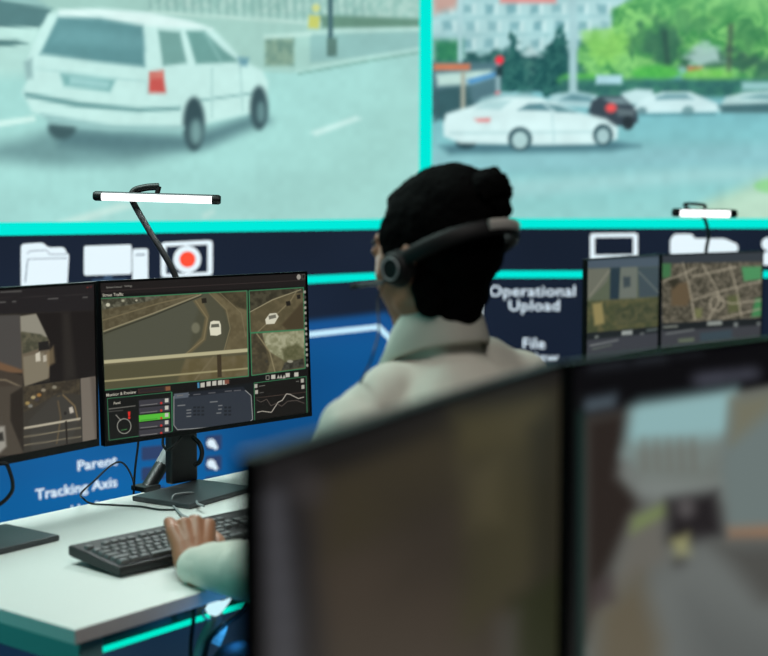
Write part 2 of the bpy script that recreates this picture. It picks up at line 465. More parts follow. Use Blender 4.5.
def paint_right(p):
    p.K = 2.0
    p.vgrad(108, (124, 190, 198), 225, (152, 212, 208))
    p.poly([(430, 150), (1300, 135), (1300, 150), (430, 175)], (142, 196, 202), 10, 0.8)
    p.poly([(430, 185), (700, 168), (1300, 160), (1300, 172), (700, 182), (430, 205)], (170, 216, 216), 8, 0.6)
    p.poly([(660, 240), (700, 205), (768, 176), (1300, 150), (1300, 240)], (176, 216, 194), 10)
    p.poly([(690, 212), (768, 190), (900, 180), (900, 240), (660, 240)], (190, 222, 200), 10, 0.7)
    p.ell(772, 186, 18, 7, (140, 214, 140), 3, 0.8)
    # building
    p.rect(430, -500, 1300, 70, (176, 218, 220), 3)
    for fl in range(-16, 4):
        y = 10 + fl * 17.5
        p.line([(430, y + 8), (690, y + 5)], 2.4, (150, 198, 202), 2, 0.7)
        for k in range(22):
            x = 440 + k * 22.5 + (fl % 2) * 3
            p.rect(x, y - 6, x + 9, y + 3, (112, 164, 172), 2.5, 0.45 + .4 * abs(math.sin(k * 3.7 + fl * 2.3)), warp=(7, 1.5))
            p.rect(x + 10, y - 6, x + 13, y + 4, (206, 236, 236), 2, 0.8)
    p.rect(500, -6, 556, 3, (222, 150, 146), 3)
    p.poly([(432, -8), (462, -8), (456, 8), (434, 14)], (192, 160, 150), 6)
    # conifers, trees, bushes
    p.rect(434, 40, 462, 66, (44, 120, 92), 5, nz=(6, (60, 140, 100)))
    p.rect(462, 52, 600, 92, (70, 126, 118), 4, nz=(6, (38, 84, 88)), warp=(8, 6))
    for cx, top, w in ((513, 30, 15), (558, 26, 22), (540, 52, 16), (585, 40, 14)):
        p.poly([(cx, top), (cx + w * .6, top + 26), (cx + w, 92), (cx - w, 92), (cx - w * .55, top + 28)], (32, 84, 86), 3, nz=(4, (56, 116, 110)), warp=(6, 6))
    p.poly([(522, 54), (530, 46), (542, 56)], (190, 220, 220), 4)
    for cx, cy, rx, ry in ((620, 58, 44, 30), (660, 30, 46, 44), (706, 20, 54, 56), (752, 36, 52, 60), (600, 66, 26, 20), (830, 20, 80, 76), (960, 10, 90, 90), (1100, 10, 110, 90)):
        p.ell(cx, cy, rx, ry, (134, 208, 122), 7, 1, nz=(9, (70, 148, 88)), warp=(11, 10))
    p.poly([(640, -300), (1300, -300), (1300, 20), (650, 4)], (134, 206, 134), 30, 0.9, nz=(18, (80, 160, 100)))
    p.ell(664, 44, 22, 22, (56, 108, 88), 8, 0.85, warp=(8, 9))
    p.ell(610, 44, 26, 16, (146, 218, 108), 6, 0.75, warp=(8, 8))
    p.ell(722, 60, 40, 10, (56, 98, 86), 6, 0.8, warp=(7, 7))
    p.ell(748, 34, 20, 12, (60, 124, 84), 6, 0.6, warp=(7, 8)); p.ell(690, 22, 24, 10, (84, 150, 100), 6, 0.6, warp=(7, 8)); p.ell(640, 40, 10, 14, (70, 130, 92), 5, 0.7, warp=(6, 6))
    p.line([(731, 24), (728, 78)], 5, (74, 92, 82), 3, 0.75); p.line([(664, 30), (668, 66)], 5, (50, 84, 78), 3, 0.8)
    p.rect(755, 58, 1300, 80, (58, 106, 92), 8, 0.8)
    p.poly([(682, 58), (700, 44), (716, 46), (724, 60), (700, 68)], (178, 212, 208), 5, .85, warp=(6, 4))
    p.rect(688, 67, 702, 73, (226, 92, 72), 3)
    p.ell(656, 73, 24, 8, (76, 178, 84), 4, nz=(5, (96, 196, 92)))
    p.ell(707, 76, 26, 8, (112, 196, 92), 4, nz=(5, (134, 206, 110)))
    p.ell(580, 80, 22, 7, (90, 186, 88), 4)
    p.rect(560, 79, 1300, 97, (64, 128, 112), 4, nz=(9, (52, 108, 104)))
    p.rect(596, 75, 622, 84, (170, 214, 224), 2)
    p.rect(742, 82, 1300, 90, (150, 200, 200), 3)
    # kiosk, poles, signals
    p.rect(430, 62, 500, 112, (84, 122, 132), 4)
    p.rect(432, 88, 470, 122, (58, 96, 102), 4, warp=(8, 4))
    p.rect(434, 64, 470, 70, (214, 128, 92), 2.5)
    p.poly([(436, 74), (490, 70), (496, 76), (470, 84), (438, 86)], (190, 224, 216), 3)
    p.poly([(466, 80), (496, 72), (497, 76), (470, 84)], (70, 140, 196), 2.5)
    p.rect(458, -20, 462, 62, (176, 216, 220), 2)
    p.rect(461, 72, 465, 112, (170, 176, 160), 2)
    p.rect(496, 64, 500, 96, (150, 184, 190), 2)
    p.rect(569, -60, 577, 94, (166, 206, 210), 2.5)
    p.rect(496, 66, 503, 76, (34, 60, 66), 2)
    p.ell(499.5, 60, 4.2, 4.2, (250, 60, 76), 2)
    p.ell(498, 94, 3, 2.5, (232, 84, 92), 2)
    # traffic behind
    p.poly([(470, 110), (482, 98), (500, 93), (528, 93), (545, 100), (556, 112)], (150, 196, 200), 3)
    p.poly([(545, 106), (552, 95), (575, 91), (596, 95), (604, 108)], (176, 216, 220), 3)
    p.poly([(560, 100), (572, 94), (590, 97), (594, 102)], (96, 146, 156), 3)
    p.poly([(618, 104), (622, 93), (636, 89), (652, 90), (660, 106)], (196, 230, 232), 3)
    p.poly([(588, 112), (592, 101), (600, 96), (622, 96), (631, 104), (638, 107), (638, 122), (630, 126), (600, 126)], (60, 76, 86), 2)
    p.poly([(603, 98), (622, 98), (630, 104), (612, 104)], (120, 146, 152), 2)
    p.poly([(616, 108), (634, 110), (634, 116), (618, 116)], (98, 116, 122), 2)
    p.ell(611, 108, 5.5, 4.5, (244, 92, 92), 2.5)
    p.ell(628, 123, 6, 7, (44, 56, 62), 2)
    p.poly([(634, 108), (642, 99), (662, 92), (690, 92), (704, 98), (718, 104), (718, 112), (640, 113)], (206, 238, 240), 2.5)
    p.poly([(656, 97), (666, 94), (686, 94), (694, 99), (656, 100)], (120, 168, 176), 2)
    p.ell(688, 111, 6, 5, (120, 164, 168), 2); p.ell(642, 111, 5, 4, (110, 150, 156), 2)
    p.line([(640, 115), (716, 114)], 2, (84, 140, 150), 2)
    p.poly([(718, 108), (726, 97), (745, 92), (790, 90), (810, 112), (720, 112)], (186, 222, 222), 2.5)
    p.poly([(718, 105), (768, 103), (800, 104), (800, 113), (722, 113)], (74, 116, 122), 2.5)
    p.poly([(740, 98), (760, 94), (790, 94), (790, 101)], (120, 168, 172), 2)
    # white saloon
    p.poly([(440, 146), (470, 142), (615, 141), (640, 146), (610, 151), (450, 154)], (72, 116, 128), 5, 0.9)
    p.ell(466, 143, 10, 6, (44, 72, 80), 2.5)
    p.poly([(443, 124), (446, 114), (458, 110), (476, 105), (490, 100), (508, 97), (540, 98), (558, 104), (578, 112), (606, 119), (618, 128), (617, 139),
            (598, 144), (540, 145), (460, 143), (444, 136)], (216, 246, 246), 2.5)
    p.poly([(474, 109), (488, 101), (512, 100), (500, 110)], (180, 220, 222), 2)
    p.poly([(518, 110), (528, 104), (542, 103), (552, 111)], (92, 140, 150), 2)
    p.poly([(545, 103), (560, 106), (578, 113), (556, 112)], (98, 148, 156), 2)
    p.poly([(474, 119), (490, 118), (490, 122), (478, 122)], (236, 140, 140), 2)
    p.line([(450, 133), (604, 132)], 1.4, (176, 216, 218), 2)
    p.line([(552, 112), (554, 142)], 1, (180, 218, 220), 1.5)
    p.ell(520, 139, 12, 12, (58, 90, 98), 2); p.ell(520, 140, 8, 8.5, (176, 212, 212), 2)
    p.ell(603, 135, 10, 11, (56, 88, 96), 2); p.ell(603, 136, 6.5, 7.5, (170, 206, 208), 2)
    p.grain(9, 0.05, 4); p.grain(40, 0.06, 6, 16)

zl = LINE_Z
p00 = C0 + WL * LLEN; p00.z = zl
picture('video_feed', p00, -WL * LLEN, V((0, 0, WTOP - zl)), 430, 150, M['big'], vwl, paint_left, (170, 220, 212), LW)
p00 = V((C0.x, C0.y, zl))
picture('video_feed', p00, WR * RLEN, V((0, 0, WTOP - zl)), 420, 170, M['big'], vwr, paint_right, (170, 220, 212), RW)

NAVY = (27, 36, 53)
def dash_left(p):
    p.vgrad(225, (26, 34, 50), 300, (27, 37, 55))
    # blue lower panel with a cut corner
    p.poly([(-900, 400), (-400, 360), (308, 321), (386, 312), (400, 322), (470, 420), (470, 900), (-900, 900)], (24, 84, 146), 9)
    p.poly([(-900, 420), (312, 345), (374, 338), (430, 420), (430, 900), (-900, 900)], (20, 93, 152), 26, 0.8)
    p.poly([(-900, 560), (100, 480), (420, 430), (430, 900), (-900, 900)], (14, 95, 157), 40, 0.8)
    p.poly([(230, 400), (300, 350), (380, 345), (420, 420), (420, 700), (230, 700)], (12, 72, 128), 70, 0.6)
    p.grain(60, 0.10, 4)
def dash_right(p):
    p.vgrad(225, (24, 33, 49), 420, (22, 32, 50))
    p.grain(60, 0.12, 4)
zb = 0.03
p00 = C0 + WL * LLEN; p00.z = zb
picture('dashboard_panel', p00, -WL * LLEN, V((0, 0, zl - zb)), 220, 110, M['big'], vwl, dash_left, NAVY, LW)
p00 = V((C0.x, C0.y, zb))
picture('dashboard_panel', p00, WR * RLEN, V((0, 0, zl - zb)), 120, 80, M['big'], vwr, dash_right, NAVY, RW)

def strip(name, t, d, n, s0, s1, z0, z1, m, lift=0.004):
    a = C0 + d * s0; b = C0 + d * s1
    pts = [V((a.x, a.y, z0)), V((b.x, b.y, z0)), V((b.x, b.y, z1)), V((a.x, a.y, z1))]
    return plate(name, pts, n, 0.006, m, t, t.location, lift)
hw = 5.0 / F * 6.4
strip('border_strip', vwl, WL, NL, 0.02, LLEN, zl - hw, zl + hw, M['cyan'])
strip('border_strip', vwr, WR, NR, 0.02, RLEN, zl - hw, zl + hw, M['cyan'])
# upright strip, half on each wall
sa = (onL(418.5, 100) - C0).dot(WL); sb = (onR(432.0, 100) - C0).dot(WR)
strip('upright_border_strip', vwl, WL, NL, 0.0, sa, zl + hw, WTOP, M['cyan'])
strip('upright_border_strip', vwr, WR, NR, 0.0, sb, zl + hw, WTOP, M['cyan'])
z2 = onL(340, 278).z; z3 = onR(535, 274.3).z
h2 = 3.6 / F * 6.2
strip('divider_strip', vwl, WL, NL, 0.02, LLEN, z2 - h2, z2 + h2, M['cyan'])
strip('divider_strip', vwr, WR, NR, 0.02, RLEN, z3 - h2, z3 + h2, M['cyan'])

def pl(name, pts, m, lift=0.003, th=0.004):
    return plate(name, [onL(*q) for q in pts], NL, th, M[m], vwl, vwl.location, lift)
def pr(name, pts, m, lift=0.003, th=0.004):
    return plate(name, [onR(*q) for q in pts], NR, th, M[m], vwr, vwr.location, lift)
def rr(pts, r, n=4):
    """round the corners of an outline"""
    out = []; k = len(pts)
    for i in range(k):
        a = V((*pts[i - 1], 0)); b = V((*pts[i], 0)); c = V((*pts[(i + 1) % k], 0))
        u = (a - b); w = (c - b); rr_ = min(r, u.length * .45, w.length * .45)
        s = b + u.normalized() * rr_; e = b + w.normalized() * rr_
        for j in range(n + 1):
            t = j / n; q = s * (1 - t) ** 2 + b * 2 * t * (1 - t) + e * t * t
            out.append((q.x, q.y))
    return out
def ring_plate(name, outer, inner, f, n, m, t, lift=0.003, th=0.004):
    """closed frame between two outlines with the same number of points"""
    bm = bmesh.new()
    A = [bm.verts.new(f(*q) + n * lift) for q in outer]; B = [bm.verts.new(f(*q) + n * lift) for q in inner]
    k = len(A); fs = [bm.faces.new((A[i], A[(i + 1) % k], B[(i + 1) % k], B[i])) for i in range(k)]
    r = bmesh.ops.extrude_face_region(bm, geom=fs)
    bmesh.ops.translate(bm, verts=[g for g in r['geom'] if isinstance(g, bmesh.types.BMVert)], vec=n * th)
    return obj(name, bm, M[m], t, origin=t.location)
def circ(cx, cy, rx, ry=None, n=28):
    ry = ry or rx
    return [(cx + rx * math.cos(2 * PI * i / n), cy + ry * math.sin(2 * PI * i / n)) for i in range(n)]

# icons on the left wall
f_ = pl('folder_icon', rr([(20.5, 290), (20.5, 244), (42, 242.5), (47, 247.5), (63, 247), (66, 253), (68, 255), (66, 290)], 4), 'icon')
for q in ([(26, 254), (28.5, 251), (45, 250), (49, 254.5), (66, 254)], [(24, 282), (26.5, 259), (66, 258)]):
    for a, b in zip(q[:-1], q[1:]):
        o = pl('outline', [(a[0], a[1] - .35), (b[0], b[1] - .35), (b[0], b[1] + .35), (a[0], a[1] + .35)] if abs(a[0] - b[0]) > abs(a[1] - b[1]) else
               [(a[0] - .4, a[1]), (b[0] - .4, b[1]), (b[0] + .4, b[1]), (a[0] + .4, a[1])], 'icondark', 0.0075, 0.001)
        o.parent = f_
c_ = pl('computer_icon', rr([(83.5, 246), (130.5, 244.5), (130.5, 274), (83.5, 275.5)], 2.5), 'icon')
o = pl('screen_stand', [(104, 275), (111, 275), (112, 279), (126, 278.5), (128, 290), (90, 290), (92, 279.5), (103, 279)], 'icondark', 0.002, 0.003); o.parent = c_
o = pl('tower', rr([(132, 249), (147, 248.5), (147, 285), (132, 286)], 2.5), 'icon'); o.parent = c_
o = pl('slot', [(134.5, 254.2), (143.5, 253.8), (143.5, 255), (134.5, 255.4)], 'icondark', 0.0075, 0.001); o.parent = c_
ro = rr([(160.5, 242.5), (211.5, 240), (211.5, 275.5), (160.5, 277.5)], 4); ri = rr([(165, 246.5), (207, 244.5), (207, 272), (165, 274)], 1)
r_ = ring_plate('record_icon', ro, ri, onL, NL, 'icon', vwl)
o = pl('disc', circ(186.3, 259.3, 13.5), 'icon', 0.0035); o.parent = r_
o = pl('red_dot', circ(186.3, 259.3, 8), 'red', 0.0075, 0.001); o.parent = r_
# white outline of the blue panel
pl('panel_outline', [(-60, 361.5), (310, 331.5), (377, 324.3), (379.5, 325), (420, 364.8), (417, 368), (376.5, 329.6), (310, 337), (-60, 367)], 'wline')
# dim value fields with drop icons
for y in (454, 474.5, 495):
    pl('value_field', rr([(141, y - 7), (164, y - 9), (164, y + 4.5), (141, y + 6.5)], 2), 'pill')
for y in (443, 463.5, 484):
    d_ = pl('drop_button', rr([(205, y - 7), (220.5, y - 8.5), (220.5, y + 6), (205, y + 7)], 2), 'pill')
    o = pl('drop_icon', [(210 + 4.3 * math.cos(a) + (2.6 if 0.3 < a < 1.3 else 0), y + 4.3 * math.sin(a) + (2.8 if 0.3 < a < 1.3 else 0)) for a in [2 * PI * i / 18 for i in range(18)]], 'letter', 0.0075, 0.001); o.parent = d_
# icons on the right wall
ring_plate('laptop_icon', rr([(590, 233.5), (637.5, 233), (637.5, 261), (590, 261.5)], 3), rr([(594.5, 237.5), (633, 237), (633, 254.5), (594.5, 255)], 1), onR, NR, 'icon', vwr)
pr('folder_icon', rr([(670, 254), (670, 240), (674, 234), (692, 234), (694, 238.5), (724, 238.5), (730, 241), (737, 244), (738, 250), (734.5, 254)], 2.5), 'icon')
h_ = pr('user_icon', circ(768, 244, 6.5), 'icon')
o = pr('shoulders', rr([(761.5, 265), (762, 254), (768, 250.5), (776, 254), (777, 265)], 3), 'icon'); o.parent = h_
pr('arrow_icon', [(470, 316), (470, 291), (482.5, 288), (482.5, 314)], 'icon')

def wall_text(body, px, py, capx, f, d, n, t, align='LEFT', size_px=14, bold=0.02):
    """lettering standing on the wall at the given baseline point; size in photo pixels of cap height"""
    p = f(px, py); depth = (p - CAM).dot(CF)
    cap = size_px / F * depth / 0.73
    me = text_mesh(body, cap, bold, 0.002, align)
    xs = d if d.x > 0 else -d
    rot = Matrix((xs, V((0, 0, 1)), n)).transposed()
    loc = p + n * 0.006 - t.location
    me.transform(Matrix.Translation(loc) @ rot.to_4x4() @ Matrix.Diagonal((capx, 1, 1, 1)))
    me.materials.clear()
    return link('lettering', me, M['letter'], t)
wall_text('Operational', 532, 296, 1.13, onR, WR, NR, vwr, 'CENTER', 11.2, 0.008)
wall_text('Upload', 534, 310.5, 1.13, onR, WR, NR, vwr, 'CENTER', 11.2, 0.008)
wall_text('File', 533.5, 348.5, 1.06, onR, WR, NR, vwr, 'CENTER', 11.2, 0.008)
wall_text('Review', 533.5, 362.5, 1.06, onR, WR, NR, vwr, 'CENTER', 11.2, 0.008)
wall_text('Parent', 116, 464.5, 1.2, onL, WL, NL, vwl, 'RIGHT', 10.2, 0.009)
wall_text('Tracking Axis', 116.5, 486, 1.12, onL, WL, NL, vwl, 'RIGHT', 10.4, 0.009)
wall_text('Up Axis', 116.5, 507.5, 1.12, onL, WL, NL, vwl, 'RIGHT', 10.4, 0.009)

# ------------------------------------------------------------------ desks
DZ = 0.73
def desk(label, corner, u, L, D, seat_strip=True):
    """corner: front corner nearest the camera; u runs along the front edge; depth goes to the left of u"""
    u = V((u[0], u[1], 0)).normalized(); v = V((-u.y, u.x, 0))
    rz = math.atan2(u.y, u.x)
    t = thing('desk', label, 'desk', (corner[0], corner[1], 0), rz)
    bm = bmesh.new(); box(bm, (L / 2, D / 2, DZ - 0.0125), (L, D, 0.025), None, 0.0015, 2)
    top = obj('desk_top', bm, [M['desk'], M['edge']], t)
    for f in top.data.polygons:
        if abs(f.normal.z) < 0.5: f.material_index = 1
    for x in (0.045, L - 0.045):
        bm = bmesh.new(); box(bm, (x, D / 2, DZ - 0.025 - 0.024), (0.05, D - 0.03, 0.046), None, 0.003)
        obj('side_rail', bm, M['frame'], t)
        for y in (0.05, D - 0.05):
            bm = bmesh.new(); box(bm, (x, y, (DZ - 0.072) / 2), (0.06, 0.05, DZ - 0.074), None, 0.003); obj('leg', bm, M['frame'], t)
    bm = bmesh.new(); box(bm, (L / 2, D - 0.06, DZ - 0.025 - 0.024), (L - 0.16, 0.03, 0.046), None, 0.003); obj('back_rail', bm, M['frame'], t)
    if seat_strip:
        bm = bmesh.new(); box(bm, (L / 2, 0.065, DZ - 0.025 - 0.024), (L - 0.16, 0.03, 0.046), None, 0.003)
        r = obj('front_rail', bm, M['stand'], t)
        bm = bmesh.new(); box(bm, (L / 2, 0.0455, DZ - 0.025 - 0.040), (L - 0.18, 0.009, 0.0085), None, 0.002)
        o = obj('light_strip', bm, M['led'], t)
    return t, u, v
UX = (0.62, 0.785)
DC = onz(75, 630, DZ)
desk1, DU, DV = desk('white desk holding the black keyboard and the two monitors at left', DC, UX, 1.75, 0.72)

# ------------------------------------------------------------------ monitors
def monitor(label, tl, tr, ztop, paint, base, nx, nz, dz=DZ, H=0.362, tilt=0.0, bb=0.016, stand_off=(0, 0), plate_rot=0.0, group=None, base_c=None):
    a = V((tl[0], tl[1], 0)); b = V((tr[0], tr[1], 0)); d = (b - a).normalized(); n = V((d.y, -d.x, 0)); W = (b - a).length
    if n.dot(CAM - a) < 0: n = -n
    rz = math.atan2(d.y, d.x); mid = (a + b) / 2
    t = thing('monitor', label, 'monitor', (mid.x, mid.y, dz), rz, group)
    zt = ztop - dz; zb = zt - H
    PM = Matrix.Translation((0, 0, zt)) @ Matrix.Rotation(-tilt, 4, 'X') @ Matrix.Translation((0, 0, -zt))
    bm = bmesh.new()
    box(bm, (0, 0.008, zt - H / 2), (W, 0.014, H), None, 0.0025)
    box(bm, (0, 0.026, zt - H * 0.55), (W * 0.72, 0.03, H * 0.62), None, 0.012, 3)
    bm.transform(PM); obj('housing', bm, M['bezel'], t)
    # bezel frame standing slightly proud of the panel
    bs, bt = 0.0055, 0.005
    bm = bmesh.new()
    box(bm, (-W / 2 + bs / 2, 0.0, zt - H / 2), (bs, 0.006, H)); box(bm, (W / 2 - bs / 2, 0.0, zt - H / 2), (bs, 0.006, H))
    box(bm, (0, 0.0, zt - bt / 2), (W - 2 * bs, 0.006, bt)); box(bm, (0, 0.0, zb + bb / 2), (W - 2 * bs, 0.006, bb))
    bm.transform(PM); obj('bezel', bm, M['bezel'], t)
    mw = Matrix.Translation(t.location) @ Matrix.Rotation(rz, 4, 'Z')
    mp = mw @ PM; q = mp @ V((-W / 2 + bs, -0.0005, zb + bb))
    pic = picture('screen', q, d * (W - 2 * bs), mp.to_3x3() @ V((0, 0, H - bt - bb)), nx, nz, M['scr'], t, paint, base, mw.inverted())
    sx, sy = stand_off
    bm = bmesh.new()
    box(bm, (sx, 0.056 + sy, (zt - H * 0.5) / 2 + 0.008), (0.08, 0.026, zt - H * 0.5 - 0.005), None, 0.006, 3)
    obj('stand_column', bm, M['stand'], t)
    bm = bmesh.new(); box(bm, (sx, 0.05 + sy * .5, zt - H * 0.55), (0.10, 0.03, 0.10), None, 0.004); obj('mount_plate', bm, M['stand'], t)
    bm = bmesh.new()
    c = mw.inverted() @ V((base_c[0], base_c[1], dz)) if base_c else V((sx, 0.02 + sy, 0))
    box(bm, (c.x, c.y, 0.006), (0.235, 0.17, 0.012), Matrix.Rotation(plate_rot, 3, 'Z'), 0.003)
    obj('base_plate', bm, M['plate'], t)
    t_, loc_ = t, mw
    return t, mw, pic, mp

def cc(x, y): return (90 + x / 3.339, 265 + y / 3.339)
def paint_center(p):
    def P(pts, c, soft=.7, **k): p.poly([cc(*q) for q in pts], c, soft, **k)
    def Lw(pts, w, c, soft=.6, **k): p.line([cc(*q) for q in pts], w / 3.339, c, soft, **k)
    def E(x, y, rx, ry, c, soft=.6, **k): q = cc(x, y); p.ell(q[0], q[1], rx / 3.339, ry / 3.339, c, soft, **k)
    P([(20, 40), (740, 5), (740, 70), (20, 100)], (33, 30, 30), 2)
    Lw([(30, 88), (722, 50)], 2, (58, 50, 50))
    # ---- main feed: overpass road
    main = [(35, 112), (524, 86), (529, 371), (48, 418)]
    P(main, (75, 76, 62))
    P([(45, 235), (380, 98), (345, 200), (330, 300), (48, 322)], (80, 82, 70), 6)
    P([(36, 113), (380, 95), (300, 128), (42, 222)], (80, 74, 56), 2, nz=(4, (96, 90, 70)))
    P([(36, 113), (250, 101), (190, 122), (38, 150)], (58, 58, 48), 2, nz=(3, (100, 100, 86)))
    E(60, 133, 7, 6, (190, 190, 172)); E(110, 119, 5, 4, (160, 160, 140)); E(155, 118, 4, 3, (170, 168, 150))
    Lw([(38, 186), (230, 128), (360, 98)], 4, (112, 104, 80))
    Lw([(44, 222), (210, 162), (372, 98)], 5, (134, 128, 104))
    Lw([(45, 230), (215, 168), (375, 102)], 3, (52, 52, 42))
    P([(376, 95), (398, 94), (440, 140), (452, 200), (447, 286), (320, 298), (378, 250), (392, 180)], (78, 78, 64), 3)
    P([(344, 120), (372, 108), (398, 170), (386, 250), (340, 292), (320, 298), (372, 240), (384, 176)], (102, 94, 70), 3)
    Lw([(352, 118), (392, 178), (380, 248), (320, 296)], 3, (126, 116, 88), 1.0)
    P([(398, 93), (524, 87), (528, 280), (450, 286), (470, 210), (450, 150)], (92, 84, 62), 3, nz=(6, (106, 98, 74)))
    P([(420, 92), (524, 88), (525, 150), (490, 140)], (62, 58, 44), 3, nz=(4, (78, 72, 54)))
    Lw([(398, 94), (456, 150), (468, 212), (448, 284)], 3, (120, 112, 86), 1.0)
    Lw([(432, 92), (505, 160), (520, 240)], 2, (120, 112, 88), 1.0)
    P([(48, 335), (528, 300), (529, 371), (48, 418)], (82, 80, 60), 2)
    P([(320, 312), (528, 298), (529, 371), (290, 392)], (94, 86, 60), 4, nz=(8, (104, 96, 72)))
    Lw([(420, 296), (350, 385)], 5, (112, 104, 80), 2)
    P([(46, 318), (528, 278), (528, 292), (48, 334)], (178, 174, 142), 1.2)
    P([(46, 330), (528, 290), (528, 295), (48, 336)], (92, 88, 68), 1)
    P([(48, 385), (529, 342), (529, 348), (48, 391)], (150, 144, 110), 1)
    P([(424, 300), (438, 299), (440, 374), (426, 375)], (62, 54, 40), 1)
    P([(402, 190), (412, 186), (432, 187), (437, 200), (438, 230), (424, 236), (402, 235), (399, 210)], (216, 216, 198), 1)
    P([(405, 198), (430, 196), (432, 207), (404, 209)], (96, 98, 88), 1)
    E(353, 210, 14, 18, (132, 132, 112), 3, alpha=.6)
    P([(372, 112), (388, 110), (390, 126), (374, 128)], (40, 38, 32), 1)
    # ---- top right feed
    P([(532, 86), (712, 76), (715, 214), (536, 226)], (98, 90, 68), nz=(6, (84, 78, 58)))
    P([(532, 86), (712, 76), (712, 92), (640, 100), (600, 118), (532, 160)], (52, 50, 40), 2, nz=(4, (72, 70, 56)))
    Lw([(532, 158), (610, 116), (705, 82)], 3, (150, 144, 118), 1)
    P([(640, 200), (712, 120), (715, 214), (660, 217)], (70, 62, 46), 3)
    Lw([(560, 224), (668, 122), (692, 84)], 3, (128, 120, 94), 1.2)
    P([(585, 182), (600, 162), (622, 160), (630, 172), (616, 196), (588, 198)], (206, 206, 190), 1)
    P([(596, 170), (620, 165), (622, 176), (598, 182)], (110, 110, 100), 1)
    P([(654, 122), (668, 120), (670, 135), (656, 137)], (34, 32, 28), 1); P([(690, 100), (702, 98), (703, 112), (692, 114)], (36, 34, 30), 1)
    # ---- lower right feed
    P([(536, 229), (715, 217), (718, 345), (541, 368)], (104, 98, 74), nz=(6, (86, 80, 60)))
    P([(560, 228), (715, 217), (718, 300), (650, 320), (600, 290)], (128, 130, 102), 2, nz=(4, (160, 162, 136)))
    P([(640, 280), (690, 262), (716, 280), (716, 320), (650, 325)], (84, 86, 60), 4, nz=(4, (104, 104, 78)))
    P([(536, 229), (575, 226), (600, 330), (590, 361), (541, 367)], (62, 58, 46), 2, nz=(5, (84, 78, 60)))
    Lw([(556, 228), (600, 290), (618, 358)], 4, (134, 126, 98), 1.2)
    P([(650, 326), (712, 312), (716, 340), (640, 352)], (46, 46, 40), 2, nz=(3, (70, 70, 62)))
    E(590, 322, 5, 5, (60, 58, 50)); E(668, 322, 10, 5, (150, 150, 136), 1.5)
    G = (58, 126, 88)
    for q in (main, [(531, 86), (713, 75), (716, 215), (535, 226)], [(536, 228), (716, 216), (719, 345), (540, 369)]):
        Lw(q + [q[0]], 3, G, .7)
    # ---- side icons
    for k in range(15):
        y = 90 + k * 17.5
        E(717 + k * .62, y, 4.5, 5, (150, 150, 142) if k % 4 != 1 else (70, 70, 68), .6)
    E(697, 40, 7, 9, (150, 148, 142)); Lw([(708, 32), (718, 31), (718, 46), (708, 47), (708, 32)], 2, (84, 82, 80))
    # ---- tool row
    P([(160, 414), (268, 403), (269, 420), (161, 430)], (62, 44, 40), .8); P([(165, 416), (246, 408), (247, 419), (166, 427)], (44, 38, 40), .8)
    P([(252, 406), (268, 405), (269, 418), (253, 420)], (124, 84, 60), .8)
    P([(358, 393), (365, 392), (366, 410), (359, 411)], (70, 130, 170), .6)
    for x, y in ((376, 401), (396, 397), (415, 395), (434, 393), (450, 392)):
        P([(x - 7, y - 7), (x + 7, y - 9), (x + 7, y + 7), (x - 7, y + 8)], (186, 186, 178), .8)
    P([(449, 384), (464, 382), (465, 396), (450, 398)], (120, 74, 62), .8)
    Lw([(588, 370), (598, 369), (598, 382), (588, 383), (588, 370)], 2, (150, 150, 142))
    for x, y in ((612, 374), (660, 368), (689, 366)):
        P([(x - 7, y - 7), (x + 7, y - 8), (x + 7, y + 6), (x - 7, y + 7)], (186, 186, 178), .8)
    for x in (629, 638, 648):
        P([(x, 366), (x + 5, 378), (x - 5, 379)], (176, 176, 168), .7)
    # ---- panel with dial and list
    P([(58, 446), (272, 424), (274, 556), (64, 585)], (24, 25, 24)); Lw([(58, 446), (272, 424), (274, 556), (64, 585), (58, 446)], 2, G, .6)
    for i in range(16):
        a0, a1 = 2 * PI * i / 16, 2 * PI * (i + 1) / 16
        Lw([(114 + 23 * math.cos(a0), 538 + 25 * math.sin(a0)), (114 + 23 * math.cos(a1), 538 + 25 * math.sin(a1))], 2.5, (150, 152, 146), .5)
    Lw([(86, 500), (104, 520)], 2.5, (150, 150, 144)); Lw([(104, 552), (124, 548)], 2, (72, 140, 80))
    P([(126, 490), (135, 489), (134, 504), (128, 505)], (206, 46, 40)); E(131, 510, 4, 5, (206, 46, 40))
    Lw([(62, 481), (152, 470)], 3, (110, 110, 106), .7); Lw([(62, 490), (110, 485)], 2, (90, 90, 88), .7)
    for k in range(5):
        y0 = 452 + k * 25; y1 = 443 + k * 24.4
        col = (84, 186, 60) if k == 2 else (58, 58, 66)
        P([(163, y0), (266, y1), (267, y1 + 20), (164, y0 + 22)], col, .8)
        Lw([(168, y0 + 17), (225, y0 + 11)], 2, (130, 130, 130) if k != 2 else (50, 120, 40), .6)
        E(238, y0 + 9, 4, 4, (190, 50, 46)); P([(250, y1 + 3), (262, y1 + 2), (262, y1 + 15), (250, y1 + 16)], (190, 190, 184), .7)
    # ---- middle panel
    P([(276, 430), (545, 392), (549, 525), (278, 556)], (24, 27, 30), 1); Lw([(274, 424), (275, 555)], 2, G, .6)
    mid = [(280, 438), (512, 413), (538, 436), (543, 515), (522, 534), (292, 550), (280, 535)]
    P(mid, (48, 54, 64)); Lw(mid + [mid[0]], 2.6, (146, 150, 152), .6)
    P([(280, 430), (330, 425), (328, 442), (282, 447)], (86, 94, 106), 1)
    P([(332, 425), (512, 406), (520, 418), (332, 440)], (34, 38, 46), 1)
    for x, y in ((345, 433), (395, 428), (450, 422), (480, 420)): Lw([(x, y), (x + 24, y - 2)], 3, (96, 98, 104), .8)
